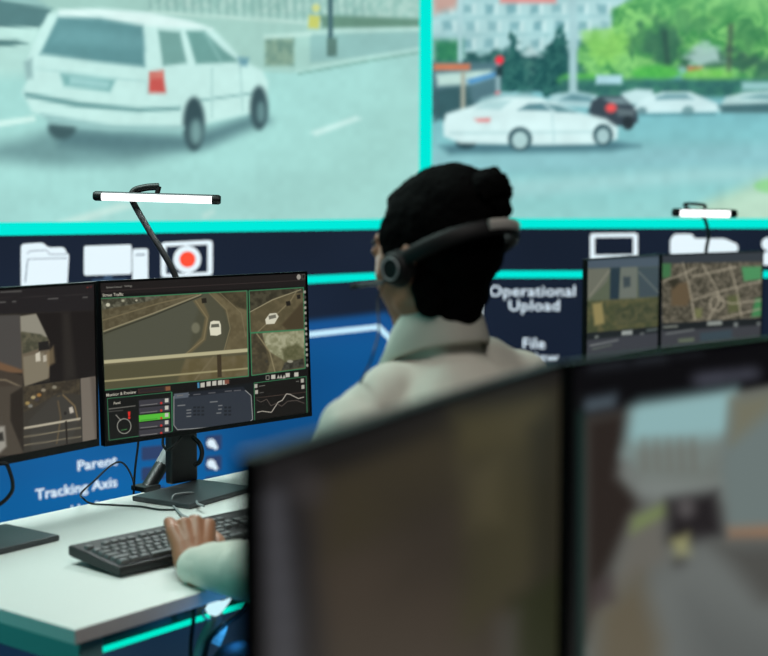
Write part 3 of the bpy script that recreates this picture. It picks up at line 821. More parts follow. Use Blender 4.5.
    for x, y, w in ((292, 470, 26), (322, 485, 16), (322, 495, 16), (322, 506, 16), (400, 458, 26), (428, 470, 14), (428, 482, 12), (422, 495, 16)):
        Lw([(x, y), (x + w, y - w * .09)], 3.5, (118, 122, 126), .8)
    for x in (345, 358, 372, 448, 462):
        for y in (476, 488, 500): Lw([(x, y), (x + 9, y - 1)], 6, (30, 34, 40), .8)
    # ---- right panel with curves
    P([(548, 394), (722, 372), (725, 498), (550, 522)], (26, 24, 23)); Lw([(548, 394), (722, 372), (725, 498), (550, 522), (548, 394)], 2.2, G, .6)
    for x, y in ((554, 404), (556, 424), (709, 386), (711, 407)): P([(x - 5, y - 6), (x + 5, y - 7), (x + 5, y + 6), (x - 5, y + 7)], (170, 170, 162), .7)
    Lw([(564, 405), (585, 402)], 2, (120, 120, 116)); Lw([(566, 427), (580, 425)], 2, (100, 100, 98)); Lw([(688, 389), (698, 388)], 2, (120, 120, 116))
    Lw([(552, 444), (722, 424)], 1.5, (84, 70, 64), .6)
    Lw([(558, 492), (575, 488), (590, 490), (606, 492), (628, 458), (642, 452), (656, 430), (668, 432), (684, 440), (696, 446), (714, 441)], 2.6, (176, 172, 164), .5)
    Lw([(556, 450), (570, 458), (590, 448), (604, 470), (622, 462), (640, 472), (660, 455), (690, 452), (716, 462)], 1.8, (96, 88, 84), .5)
    p.C = np.clip(p.C * np.array([1.0, .985, .96]), 0, 1)

def c4(x, y): return (x / 3.455, 270 + y / 3.455)
def paint_left_monitor(p):
    def P(pts, c, soft=1.0, **k): p.poly([c4(*q) for q in pts], c, soft, **k)
    def Lw(pts, w, c, soft=.8, **k): p.line([c4(*q) for q in pts], w / 3.455, c, soft, **k)
    def E(x, y, rx, ry, c, soft=.8, **k): q = c4(x, y); p.ell(q[0], q[1], rx / 3.455, ry / 3.455, c, soft, **k)
    P([(-500, 0), (345, 30), (345, 140), (-500, 170)], (36, 33, 34), 1)
    Lw([(-500, 120), (335, 82)], 2, (50, 46, 46))
    for x, y, w in ((0, 77, 75), (-10, 112, 30), (42, 110, 14), (165, 100, 36), (285, 95, 18), (-120, 120, 40)):
        Lw([(x, y), (x + w, y - w * .05)], 5, (84, 82, 80), 1)
    E(303, 60, 3, 3, (120, 50, 44)); E(314, 58, 3, 3, (90, 40, 40))
    # upper feed
    P([(-500, 170), (330, 140), (332, 370), (-500, 450)], (46, 42, 37))
    P([(-500, 170), (70, 155), (76, 345), (-20, 325), (-500, 330)], (74, 71, 68), 2)
    P([(70, 160), (125, 151), (172, 240), (172, 372), (85, 402), (76, 340)], (104, 94, 78), 2)
    P([(70, 160), (125, 152), (166, 232), (130, 240), (72, 215)], (140, 136, 122), 2)
    P([(72, 212), (140, 222), (166, 236), (165, 262), (78, 290)], (96, 92, 74), 2, nz=(4, (70, 70, 56)))
    P([(80, 300), (150, 285), (170, 330), (165, 375), (85, 402)], (124, 116, 98), 2)
    P([(132, 250), (168, 245), (172, 275), (134, 280)], (36, 34, 32), 1)
    P([(122, 290), (138, 282), (140, 314), (124, 316)], (196, 190, 172), 1); P([(149, 295), (162, 292), (163, 314), (150, 318)], (178, 172, 156), 1)
    P([(126, 150), (330, 140), (332, 370), (172, 388), (172, 250)], (31, 27, 26), 2)
    P([(214, 145), (240, 144), (262, 374), (222, 380)], (44, 40, 37), 8)
    P([(160, 290), (185, 262), (190, 320), (165, 335)], (128, 112, 84), 4, alpha=.7)
    P([(-500, 310), (0, 318), (78, 345), (78, 356), (-500, 345)], (110, 84, 62), 3)
    # lower left: barriers and road
    P([(-500, 345), (0, 345), (78, 365), (80, 402), (0, 430), (-500, 440)], (66, 58, 50), 2)
    Lw([(-200, 375), (20, 380), (76, 405)], 5, (124, 112, 92), 2)
    P([(-500, 420), (80, 400), (84, 660), (-500, 760)], (74, 67, 58), 3)
    P([(36, 430), (80, 402), (84, 640), (36, 520)], (44, 38, 33), 3)
    P([(-200, 540), (16, 540), (22, 610), (-10, 640), (-200, 660)], (150, 146, 136), 4); P([(-60, 570), (10, 560), (14, 590), (-60, 600)], (50, 48, 44), 3)
    # lower feed: road with rail
    P([(80, 403), (276, 376), (284, 606), (82, 640)], (58, 54, 48))
    P([(80, 403), (276, 376), (277, 430), (200, 425), (110, 480), (82, 490)], (74, 66, 52), 2, nz=(4, (54, 48, 40)))
    for x, y, c in ((95, 460, (150, 128, 80)), (115, 440, (166, 150, 110)), (135, 432, (150, 110, 60)), (150, 415, (140, 130, 110)), (105, 470, (120, 118, 110)), (128, 448, (66, 60, 60)), (205, 440, (160, 130, 60)), (188, 405, (130, 124, 108))):
        E(x, y, 8, 6, c, 1.5)
    P([(180, 440), (212, 432), (262, 470), (274, 520), (240, 600), (110, 625), (100, 520)], (62, 59, 54), 3)
    Lw([(216, 430), (258, 470), (270, 520)], 4, (128, 108, 76), 1.5); Lw([(200, 452), (210, 510), (196, 600)], 3, (110, 92, 64), 2)
    P([(238, 475), (250, 472), (256, 492), (242, 496)], (186, 178, 164), 1); E(226, 495, 5, 6, (40, 36, 34), 1)
    Lw([(83, 546), (278, 514)], 7, (176, 168, 148), 1); Lw([(83, 577), (280, 545)], 4, (128, 120, 100), 1); Lw([(83, 606), (281, 575)], 4, (120, 112, 94), 1)
    Lw([(228, 522), (232, 612)], 6, (36, 30, 26), 1)
    # pale strip at right
    P([(278, 374), (331, 368), (342, 594), (286, 606)], (112, 104, 94), 1)
    P([(312, 370), (331, 368), (342, 594), (330, 597)], (92, 84, 76), 4)
    Lw([(-500, 700), (345, 608)], 4, (30, 26, 26))

def paint_near_left(p):
    p.K = 1.8
    p.vgrad(380, (50, 44, 36), 656, (62, 55, 46))
    p.poly([(240, 400), (600, 300), (600, 392), (250, 500)], (28, 26, 25), 16)
    p.poly([(252, 470), (300, 455), (340, 700), (252, 1100)], (36, 34, 35), 20)
    p.poly([(262, 500), (284, 490), (300, 620), (310, 900), (270, 900)], (68, 68, 72), 14, .8)
    for k in range(12):
        p.ell(274 + k * 2, 500 + k * 26, 9, 8, (78, 78, 84), 8, .6)
    p.ell(309, 488, 18, 18, (58, 54, 54), 8, .7)
    p.poly([(330, 480), (450, 420), (455, 500), (330, 560)], (58, 52, 38), 24, .8)
    p.poly([(455, 410), (560, 388), (560, 560), (460, 640)], (62, 58, 40), 22, .9)
    p.poly([(460, 470), (500, 460), (500, 520), (466, 530)], (82, 76, 54), 20, .7)
    p.poly([(458, 420), (540, 400), (530, 440), (460, 460)], (74, 68, 46), 18, .7)
    p.poly([(530, 430), (564, 400), (566, 900), (540, 900)], (40, 38, 28), 16, .8)
    p.poly([(320, 570), (450, 520), (470, 900), (320, 1000)], (66, 57, 48), 30, .8)
    p.poly([(390, 490), (470, 470), (470, 580), (400, 590)], (48, 43, 37), 44, .5)
    p.poly([(512, 600), (562, 570), (562, 900), (510, 900)], (38, 42, 22), 16, .8)
    p.poly([(496, 620), (520, 610), (520, 900), (496, 900)], (72, 70, 66), 14, .6)
    p.C *= .94

def paint_near_right(p):
    p.K = 2.5
    p.vgrad(380, (30, 28, 29), 656, (118, 116, 110))
    p.poly([(560, 350), (1000, 260), (1000, 385), (560, 440)], (13, 12, 15), 6)
    for q in ([(590, 352), (626, 347), (626, 366), (590, 370)], [(634, 348), (664, 343), (664, 360), (634, 364)], [(640, 345), (700, 338), (700, 352), (640, 358)]):
        p.poly(q, (60, 66, 74), 8, .7)
    p.poly([(572, 402), (616, 394), (616, 408), (572, 416)], (104, 122, 134), 7, .85)
    for x in (700, 712, 724, 738, 752):
        p.ell(x, 381 - (x - 690) * .12, 8, 6, (112, 116, 134), 8, .55)
    # feed
    p.poly([(540, 400), (584, 392), (584, 1000), (540, 1000)], (16, 17, 18), 4)
    fd = [(584, 418), (1000, 345), (1000, 1000), (584, 1000)]
    p.poly(fd, (112, 116, 112), 4)
    p.poly([(584, 418), (630, 408), (625, 470), (640, 500), (600, 590), (584, 640)], (50, 42, 38), 10)
    p.poly([(630, 408), (640, 402), (736, 388), (730, 430), (720, 452), (700, 470), (650, 474), (624, 456)], (164, 208, 210), 9)
    p.poly([(628, 444), (730, 436), (734, 492), (660, 496), (630, 478)], (132, 140, 134), 10, .9)
    for k in range(5): p.line([(644 + k * 12, 438), (646 + k * 12, 470)], 4, (120, 116, 106), 5, .6)
    p.poly([(622, 452), (636, 478), (720, 484), (724, 498), (640, 500), (618, 476)], (146, 154, 150), 9, .8)
    p.poly([(732, 400), (1000, 370), (1000, 540), (728, 536), (722, 470)], (126, 140, 138), 8)
    p.poly([(732, 400), (772, 392), (772, 410), (732, 442)], (134, 132, 110), 10, .9)
    p.poly([(728, 528), (1000, 510), (1000, 536), (728, 540)], (176, 130, 98), 7, .8)
    p.poly([(632, 520), (664, 508), (668, 560), (620, 590), (608, 600)], (120, 118, 110), 10)
    p.poly([(634, 518), (664, 504), (666, 514), (632, 532)], (138, 158, 96), 7, .9)
    p.poly([(668, 500), (716, 492), (722, 536), (684, 546), (668, 540)], (42, 38, 40), 9)
    p.ell(686, 508, 9, 10, (110, 106, 106), 7, .8)
    p.poly([(672, 540), (688, 534), (692, 556), (678, 562)], (176, 174, 120), 7)
    p.ell(681, 564, 8, 6, (44, 40, 40), 6, .9)
    p.poly([(640, 590), (700, 545), (760, 550), (1000, 620), (1000, 1000), (620, 1000)], (122, 127, 124), 18)
    p.poly([(716, 545), (1000, 540), (1000, 660), (760, 600)], (92, 92, 88), 14)
    p.poly([(690, 600), (768, 640), (1000, 700), (1000, 1000), (660, 1000)], (104, 108, 106), 30, .8)
    p.poly([(598, 610), (640, 575), (660, 640), (650, 1000), (590, 1000)], (112, 104, 86), 16)
    p.poly([(590, 585), (612, 575), (614, 600), (592, 610)], (76, 66, 66), 8, .8)
    p.line([(581, 412), (581, 1000)], 5, (20, 56, 50), 4, .9)

    p.C *= .84

def c8(x, y): return (580 + x / 4.085, 240 + y / 4.085)
def paint_far_left(p):
    def P(pts, c, soft=1.2, **k): p.poly([c8(*q) for q in pts], c, soft, **k)
    def Lw(pts, w, c, soft=1, **k): p.line([c8(*q) for q in pts], w / 4.085, c, soft, **k)
    P([(20, 60), (340, 50), (340, 110), (20, 118)], (74, 86, 98), 2)
    P([(20, 64), (330, 54), (330, 72), (20, 84)], (60, 70, 80), 2)
    P([(26, 118), (328, 108), (330, 365), (28, 392)], (88, 96, 78))
    P([(26, 118), (130, 114), (110, 170), (40, 240), (26, 244)], (104, 106, 94), 3)
    P([(124, 114), (166, 112), (160, 250), (122, 244)], (40, 54, 64), 3)
    P([(166, 112), (236, 110), (232, 240), (160, 240)], (104, 110, 102), 3)
    P([(176, 150), (206, 150), (206, 190), (178, 195)], (60, 70, 74), 3)
    P([(236, 112), (328, 108), (328, 230), (240, 236)], (64, 76, 82), 3)
    Lw([(40, 230), (120, 124)], 5, (142, 140, 124), 2, alpha=.7); Lw([(240, 130), (326, 220)], 5, (120, 126, 118), 2, alpha=.7)
    P([(26, 250), (328, 232), (330, 365), (28, 392)], (90, 88, 60), 3, nz=(6, (66, 72, 50)))
    P([(50, 260), (90, 255), (100, 340), (60, 350)], (140, 128, 84), 4)
    P([(140, 280), (320, 250), (324, 330), (150, 350)], (84, 84, 60), 4, nz=(3, (60, 66, 48)))
    P([(28, 380), (330, 352), (332, 500), (28, 520)], (32, 36, 38), 1.5)
    P([(170, 372), (214, 368), (214, 386), (170, 390)], (150, 156, 152), 2); P([(60, 392), (76, 390), (76, 400), (60, 402)], (110, 116, 112), 2)
    P([(246, 380), (262, 379), (262, 404), (246, 406)], (120, 126, 124), 2); P([(272, 366), (316, 360), (316, 368), (272, 374)], (90, 100, 98), 2)
    P([(20, 410), (336, 376), (340, 700), (20, 720)], (60, 62, 68), 3)
    Lw([(40, 432), (156, 408)], 6, (116, 120, 120), 2); Lw([(50, 446), (130, 428)], 5, (96, 104, 96), 2)
def paint_far_right(p):
    def P(pts, c, soft=1.2, **k): p.poly([c8(*q) for q in pts], c, soft, **k)
    def Lw(pts, w, c, soft=1, **k): p.line([c8(*q) for q in pts], w / 4.085, c, soft, **k)
    P([(330, 60), (760, 50), (760, 90), (330, 96)], (56, 62, 68), 2)
    mp = [(334, 96), (744, 88), (742, 318), (336, 342)]
    P(mp, (112, 106, 92), 1, nz=(2.2, (62, 60, 50)))
    P([(334, 96), (372, 96), (370, 150), (336, 158)], (64, 112, 72), 3)
    P([(372, 180), (440, 172), (452, 240), (436, 270), (374, 268)], (96, 82, 62), 4)
    P([(350, 160), (384, 150), (410, 170), (380, 200)], (52, 50, 40), 4)
    P([(660, 110), (742, 108), (742, 160), (670, 168)], (76, 142, 92), 3)
    P([(716, 240), (742, 236), (742, 310), (700, 314)], (66, 128, 80), 3)
    P([(600, 230), (650, 222), (650, 290), (608, 300)], (88, 92, 62), 4); P([(470, 280), (500, 280), (496, 318), (468, 318)], (110, 112, 76), 4)
    for q in ([(460, 246), (560, 214), (742, 166)], [(340, 168), (420, 140), (480, 110)], [(500, 100), (560, 200), (570, 250), (520, 330)], [(420, 92), (444, 180), (470, 330)],
              [(560, 240), (620, 260), (742, 246)], [(530, 250), (548, 228), (580, 232), (590, 266), (566, 292), (536, 280), (530, 250)], [(460, 150), (640, 110)], [(610, 100), (640, 200), (660, 320)], [(580, 320), (742, 280)]):
        Lw(q, 6, (164, 156, 136), 1.2, alpha=.8)
    P([(336, 342), (744, 318), (746, 480), (336, 500)], (32, 36, 38), 1.5)
    P([(520, 334), (580, 330), (580, 346), (520, 350)], (140, 146, 140), 2); P([(340, 352), (400, 348), (400, 356), (340, 360)], (120, 124, 116), 2)
    P([(628, 338), (644, 337), (646, 366), (630, 368)], (120, 126, 124), 2); P([(722, 336), (738, 335), (738, 356), (724, 358)], (110, 116, 114), 2)
    P([(330, 372), (760, 346), (762, 700), (330, 720)], (62, 64, 69), 3)
    P([(400, 404), (466, 398), (466, 416), (404, 420)], (104, 116, 92), 2, alpha=.7); Lw([(350, 384), (466, 366)], 7, (104, 108, 108), 2)
    P([(490, 380), (620, 366), (622, 404), (492, 414)], (58, 72, 80), 3)

def row(pxl, pyl, Yl, pxr, pyr):
    """top corners of a monitor: left one at a known distance, right one at the same height"""
    a = at(pxl, pyl, Yl); return a, onz(pxr, pyr, a.z)
a, b = row(97.5, 281, 3.07, 306.5, 271.3)
m_c, MC, pc, MCP = monitor('monitor in sharp focus on the desk showing a motorway feed and control panels', a, b, a.z, paint_center, (23, 22, 22), 520, 310, H=.366, tilt=math.radians(2.4), bb=.010,
                      stand_off=(-0.045, 0), plate_rot=math.radians(12), base_c=(onz(192, 497, DZ).x + 0.004, onz(192, 497, DZ).y + 0.01))
DL = V((math.cos(math.radians(57)), math.sin(math.radians(57)), 0))
tr = at(95.5, 281.5, 3.05); tl = tr - DL * 0.612
pq = onz(60, 541, DZ) - DU * 0.117 + DV * 0.085
m_l, ML, pL, _ = monitor('monitor cut by the left frame edge showing an underpass and a rail bridge', tl, tr, tr.z, paint_left_monitor, (30, 28, 28), 260, 150, H=.362,
                      base_c=(pq.x, pq.y), plate_rot=math.radians(-4))
a, b = row(254, 455, .945, 562, 362); A1 = b
m_nl, MNL, pn, _ = monitor('large blurred foreground monitor showing a murky brown feed', a, b, a.z, paint_near_left, (44, 40, 34), 160, 100, H=.43)
a = at(569, 362, A1.y + .004); b = onz(768, 338, a.z); b = a + (b - a).normalized() * .66
m_nr, MNR, pn2, _ = monitor('blurred foreground monitor at lower right showing a grey street with pale sky', a, b, a.z, paint_near_right, (40, 38, 38), 190, 110, H=.455)
a = at(586.5, 259, 4.57); b = at(659.5, 254.5, 5.06)
m_fl, MFL, p1, _ = monitor('far monitor beside the operator showing a dim street with dark pillars', a, b, a.z, paint_far_left, (60, 64, 68), 130, 76)
a = at(661, 254.5, 5.07); b = at(763, 253, 5.5)
m_fr, MFR, p2, _ = monitor('far monitor under the small lamp showing an aerial town map', a, b, a.z, paint_far_right, (60, 64, 68), 150, 86)
#print('LEN', [(round(o['x'],3)) if False else o.name for o in (m_c,)], MNL.translation, MNR.translation)

# lettering on the sharp monitor: straight onto the panel
def screen_text(pic, mw, mp, body, px, py, cap_px, m='ui', capx=1.0, bold=0.004):
    n = -(mp.to_3x3() @ V((0, 1, 0))); p0 = mp @ V((0, -0.0015, 0))
    p = onplane(px, py, p0, n); depth = (p - CAM).dot(CF)
    me = text_mesh(body, cap_px / F * depth / 0.73, bold, 0.0002)
    me.transform(Matrix.Translation(mp.inverted() @ p) @ Matrix(((1, 0, 0), (0, 0, -1), (0, 1, 0))).to_4x4() @ Matrix.Diagonal((capx, 1, 1, 1)))
    me.transform(mw.inverted() @ mp)
    me.materials.clear(); return link('lettering', me, M[m], pic)
for s, x, y, h, mm, w in (('System Control', 54, 78, 7, 'uidim', 1.0), ('Settings', 115, 73.5, 7, 'uidim', 1.0), ('Street Traffic', 42, 106, 11, 'ui', 1.0), ('Monitor & Preview', 54, 440, 11, 'ui', 1.0),
                          ('Panel', 79, 466, 9, 'ui', 1.0), ('System', 290, 439, 6, 'uidim', 1.1)):
    q = cc(x, y); screen_text(pc, MC, MCP, s, q[0], q[1], h / 3.339, mm, w)

# ------------------------------------------------------------------ desks under the other monitors
def rowdesk(label, mw1, mw2, L, back, lead):
    """desk whose long side follows the row made by two monitors"""
    p1 = mw1.translation; p2 = mw2.translation
    u = (p2 - p1); u.z = 0; u.normalize(); v = V((-u.y, u.x, 0))
    c = (p1 + p2) / 2 - u * lead - v * (0.74 - back); c.z = 0
    return desk(label, c, u, L, 0.74, False)
rowdesk('white desk under the two blurred foreground monitors', MNL, MNR, 1.22, 0.21, 0.72)
rowdesk('white desk far back under the two distant monitors', MFL, MFR, 1.45, 0.24, 0.78)

# ------------------------------------------------------------------ monitor lamps
lamp = thing('light_bar_lamp', 'glowing light bar lamp on a black gooseneck above the sharp monitor', 'lamp', (at(146, 492, 3.26).x, at(146, 492, 3.26).y, DZ))
LO = lamp.location
def wl(p): return V(p) - LO
def light_bar(t, org, e0, e1, r):
    e0 = V(e0); e1 = V(e1); d = (e1 - e0).normalized()
    bm = bmesh.new(); sweep(bm, [e0 + V((0, r * .35, r * .38)), e1 + V((0, r * .35, r * .38))], r * .82, 18); obj('bar_housing', bm, M['plate'], t, True, .8, org)
    bm = bmesh.new(); sweep(bm, [e0 + d * r * .3 + V((0, -r * .1, -r * .12)), e1 - d * r * .3 + V((0, -r * .1, -r * .12))], r * .92, 20); obj('diffuser', bm, M['lamp'], t, True, .8, org)
    for e, s in ((e0, -1), (e1, 1)):
        bm = bmesh.new(); sweep(bm, [e + d * s * x for x in (-r * .7, r * .9, r * 1.4)], [r * 1.2, r * 1.2, r * .9], 16); obj('end_cap', bm, M['black'], t, True, .6, org)
e0 = at(99, 196, 3.28); e1 = at(215, 199.6, 3.28)
light_bar(lamp, LO, e0, e1, .0095)
bm = bmesh.new(); sweep(bm, catmull([at(131, 196, 3.285), at(135, 190.5, 3.29), at(146, 187.5, 3.29), at(159, 186.5, 3.29)], 6), .0085, 10); obj('bracket', bm, M['black'], lamp, True, 1, LO)
bm = bmesh.new(); sweep(bm, [at(159, 186.5, 3.288), at(157, 194, 3.285)], .006, 10); obj('hinge', bm, M['black'], lamp, True, 1, LO)
tube('gooseneck', [at(131.5, 196, 3.29), at(134.5, 205, 3.30), at(150, 232, 3.33), at(174, 273, 3.36), at(188, 320, 3.385), at(187, 390, 3.39), at(176, 440, 3.36), at(163, 462, 3.33), at(150, 485, 3.28)], .0075, M['black'], lamp, 8, 10, LO)
bm = bmesh.new(); sweep(bm, [at(173, 445, 3.352), at(161, 466, 3.325)], .0165, 12); obj('grey_sleeve', bm, M['greycable'], lamp, True, 1, LO)
bm = bmesh.new(); sweep(bm, [at(161, 466, 3.325), at(146, 491, 3.262)], .017, 12); obj('clamp_post', bm, M['black'], lamp, True, 1, LO)
bm = bmesh.new(); cb = at(146, 492, 3.26); box(bm, (cb.x, cb.y, DZ + .006), (.05, .05, .012), Matrix.Rotation(math.atan2(DU.y, DU.x), 3, 'Z'), .002); obj('clamp', bm, M['black'], lamp, origin=LO)

fl = thing('light_bar_lamp', 'small distant light bar lamp behind the map monitor', 'lamp', (at(716, 420, 5.46).x, at(716, 420, 5.46).y, DZ))
FO = fl.location
light_bar(fl, FO, at(677, 212.5, 5.46), at(732, 213.6, 5.46), .0135)
bm = bmesh.new(); sweep(bm, catmull([at(690, 210, 5.47), at(684.5, 204, 5.47), at(704, 205, 5.47), at(704.5, 209, 5.47)], 5), .006, 8); obj('bracket', bm, M['black'], fl, True, 1, FO)
tube('gooseneck', [at(700, 213, 5.48), at(705.5, 221, 5.49), at(708.5, 236, 5.50), at(706, 254, 5.51), at(706, 300, 5.51), V((FO.x, FO.y, 0.95)), V((FO.x, FO.y, DZ + .01))], .007, M['black'], fl, 8, 8, FO)
bm = bmesh.new(); box(bm, (FO.x, FO.y, DZ + .0075), (.06, .06, .015), None, .002); obj('clamp', bm, M['black'], fl, origin=FO)

# ------------------------------------------------------------------ keyboard
KA = onz(120, 576.5, DZ + .004); KB = onz(69, 553, DZ + .02)
kd = V((KB.x - KA.x, KB.y - KA.y, 0)).normalized()
ku = V((kd.y, -kd.x, 0))
if ku.x < 0: ku = -ku
KL, KW = .45, .16
kb = thing('keyboard', 'black computer keyboard under the hand on the white desk', 'keyboard', (KA.x, KA.y, DZ + .001), math.atan2(ku.y, ku.x))
TILT = .085
def kz(y): return .0175 + y * TILT
bm = bmesh.new()
prof = [(0, .002), (0, .0135), (.004, .0185), (KW - .004, kz(KW) + .003), (KW, kz(KW)), (KW, .015), (KW - .008, .0125)]
va = [bm.verts.new((0, y, z)) for y, z in prof]; vb = [bm.verts.new((KL, y, z)) for y, z in prof]
bm.faces.new(va); bm.faces.new(vb[::-1])
for i in range(len(prof)):
    j = (i + 1) % len(prof); bm.faces.new((va[i], vb[i], vb[j], va[j]))
bmesh.ops.bevel(bm, geom=list(bm.edges), offset=.0012, segments=2, affect='EDGES')
obj('case', bm, M['kbd'], kb)
for x in (.05, KL - .05):
    bm = bmesh.new(); box(bm, (x, KW - .02, .0062), (.03, .012, .0124), None, .001); obj('foot', bm, M['black'], kb)
    bm = bmesh.new(); box(bm, (x, .012, .0014), (.03, .012, .0028), None, .0005); obj('foot', bm, M['black'], kb)
kcache = {}
def key(x, y, w, d=.0155):
    k = round(w, 4)
    if k not in kcache:
        bm = bmesh.new(); r = bmesh.ops.create_cube(bm, size=1)
        for v in bm.verts:
            s = 1.0 if v.co.z < 0 else .8
            v.co = V((v.co.x * (w - .002 - (0 if v.co.z < 0 else .004)), v.co.y * d * (1 if v.co.z < 0 else .78), (v.co.z + .5) * .0075))
        bmesh.ops.bevel(bm, geom=list(bm.edges), offset=.0009, segments=2, affect='EDGES')
        me = bpy.data.meshes.new('key'); bm.to_mesh(me); bm.free(); me.materials.append(M['key'])
        for p_ in me.polygons: p_.use_smooth = False
        kcache[k] = me
    o = bpy.data.objects.new('key', kcache[k]); COL.objects.link(o); o.parent = kb
    o.location = (x, y, kz(y) + .0008); o.rotation_euler = (math.atan(TILT), 0, 0)
U = .0191
rows = [[1.25, 1.25, 1.25, 6.25, 1.25, 1.25, 1.25, 1.25], [2.25] + [1] * 10 + [2.75], [1.75] + [1] * 11 + [2.25], [1.5] + [1] * 12 + [1.5], [1] * 13 + [2],
        [1, -1, 1, 1, 1, 1, -.5, 1, 1, 1, 1, -.5, 1, 1, 1, 1]]
for r, row in enumerate(rows):
    x = .010; y = .020 + r * U + (.006 if r == 5 else 0)
    for w in row:
        if w > 0: key(x + w * U / 2, y, w * U)
        x += abs(w) * U
for r, n_ in ((0, 3), (1, 0), (3, 3), (4, 3), (5, 3)):
    for k in range(n_):
        key(.300 + k * U, .020 + r * U + (.006 if r == 5 else 0), U)
bm = bmesh.new()
for r in range(5):
    for k in range(4):
        box(bm, (.364 + k * U, .020 + r * U, kz(.020 + r * U) + .0045), (U - .003, .0145, .008), Matrix.Rotation(math.atan(TILT), 3, 'X'), .001)
o = obj('number_pad_keys', bm, M['key'], kb)
kmw = Matrix.Translation(kb.location) @ Matrix.Rotation(math.atan2(ku.y, ku.x), 4, 'Z')
kback = kmw @ V((.215, KW, .014))
tube('cable', [kmw.inverted() @ q for q in (kback, onz(189, 521, DZ + .005), onz(181, 514, DZ + .008), at(173, 505, 3.08), at(173, 496, 3.10), at(181, 493.5, 3.13), at(193, 493, 3.17), at(197.5, 497, 3.19), onz(197, 503, DZ + .016), onz(204, 506, DZ + .016))], .0026, M['greycable'], kb)

# ------------------------------------------------------------------ loose cables
def cable(label, pts, r=.003, m='cable', group=None):
    o0 = V(pts[-1]); o = tube('cable', pts, r, M[m], None, 8, 8, o0)
    return tag(o, label, 'cable', group)
bk = .74
def dk(x, y, z=DZ): q = desk1.location + DU * x + DV * y; return V((q.x, q.y, z))
cable('black cable hanging straight down behind the sharp monitor', [at(139, 425, 3.26), at(138, 445, 3.25), at(135, 470, 3.24), at(133.5, 497, 3.245)], .0027)
cable('thin black cable looping up from the white desk behind the keyboard', [at(134, 486, 3.235), at(132, 477, 3.22), at(126, 466, 3.19), at(119, 462, 3.16), at(109, 467, 3.11), at(94, 481, 3.03), at(81, 493.5, 2.98),
      onz(84, 499, DZ + .003), onz(92, 503.5, DZ + .003), onz(115, 505, DZ + .003), onz(140, 506.5, DZ + .003), onz(160, 509.5, DZ + .003), onz(178, 509.5, DZ + .003)], .0022)
cable('thick black cable loop hanging under the left edge monitor', [at(-12, 466, 2.80), at(4, 463.5, 2.80), at(8, 467, 2.80), at(12.5, 482, 2.81), at(11, 493, 2.81), at(0, 504, 2.80), at(-16, 509, 2.79), at(-30, 519, 2.78)], .0042)
pf = m_c.location
cable('short black cable looped at the top of the monitor stand', [at(163, 437, 3.225), at(163, 445, 3.215), at(167, 450, 3.205), at(173, 447, 3.205), at(178, 441, 3.215), at(181, 437, 3.225)], .003)

cable('thick black lead curling down the right of the sharp monitor stand', [at(193, 437, 3.30), at(199, 443, 3.285), at(202, 452, 3.275), at(200, 461, 3.27), at(195, 465, 3.28)], .0055)
# under the desk: leads lit blue, a white adapter and a printed tag
def ud(px, py, Y): return at(px, py, Y - .225)
cable('blue lit cable hanging from the desk edge beside the leg', [ud(195, 606, 2.60), ud(193, 625, 2.62), ud(191, 645, 2.63), ud(191, 680, 2.63), ud(192, 760, 2.64)], .004)
cable('blue lit cable curving down from under the sleeve', [ud(247, 603, 2.66), ud(241, 612, 2.66), ud(228, 622, 2.65), ud(216, 632, 2.64), ud(207, 645, 2.64), ud(202, 680, 2.64), ud(198, 760, 2.64)], .005)
cable('thick cable sleeve hanging below the white adapter', [ud(216, 612, 2.69), ud(214, 622, 2.69), ud(208, 634, 2.69), ud(202, 648, 2.69), ud(198, 675, 2.69), ud(196, 760, 2.69)], .013, 'greycable')
cable('blue lit cable lying low beneath the printed tag', [ud(216, 657, 2.70), ud(232, 653, 2.70), ud(246, 650, 2.72), ud(254, 642, 2.74), ud(262, 640, 2.76)], .007, 'greycable')
ad = thing('power_adapter', 'white power adapter under the desk with blue light built into its colour', 'adapter', ud(213, 607, 2.68))
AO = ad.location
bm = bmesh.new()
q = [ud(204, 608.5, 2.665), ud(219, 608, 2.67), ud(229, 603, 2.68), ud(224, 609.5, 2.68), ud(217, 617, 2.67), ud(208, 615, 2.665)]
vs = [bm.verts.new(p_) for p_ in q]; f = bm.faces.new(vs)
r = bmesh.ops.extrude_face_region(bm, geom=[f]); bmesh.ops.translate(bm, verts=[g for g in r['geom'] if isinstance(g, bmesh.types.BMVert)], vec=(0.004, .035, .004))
bmesh.ops.bevel(bm, geom=list(bm.edges), offset=.002, segments=2, affect='EDGES'); obj('body', bm, glow('adapter plastic with added glow', (206, 246, 255), 1.0), ad, origin=AO)  # plastic made to emit, standing in for the bright light falling on it
tube('wire_loop', [ud(205, 609, 2.66), ud(202.5, 613, 2.655), ud(205, 618, 2.655), ud(210, 620, 2.66), ud(213, 617, 2.665)], .0022, M['greycable'], ad, origin=AO)
tg = thing('cable_tag', 'printed paper tag hanging on a cable under the desk', 'tag', ud(223, 622, 2.648))
TO = tg.location
q = [ud(223.5, 622, 2.645), ud(227.5, 624.5, 2.645), ud(226.5, 631, 2.645), ud(220, 647, 2.645), ud(210, 642, 2.645)]
bm = bmesh.new(); vs = [bm.verts.new(p_) for p_ in q]; f = bm.faces.new(vs)
r = bmesh.ops.extrude_face_region(bm, geom=[f]); bmesh.ops.translate(bm, verts=[g for g in r['geom'] if isinstance(g, bmesh.types.BMVert)], vec=(0, .0015, 0)); obj('paper', bm, M['paper'], tg, origin=TO)
bm = bmesh.new(); random.seed(3)
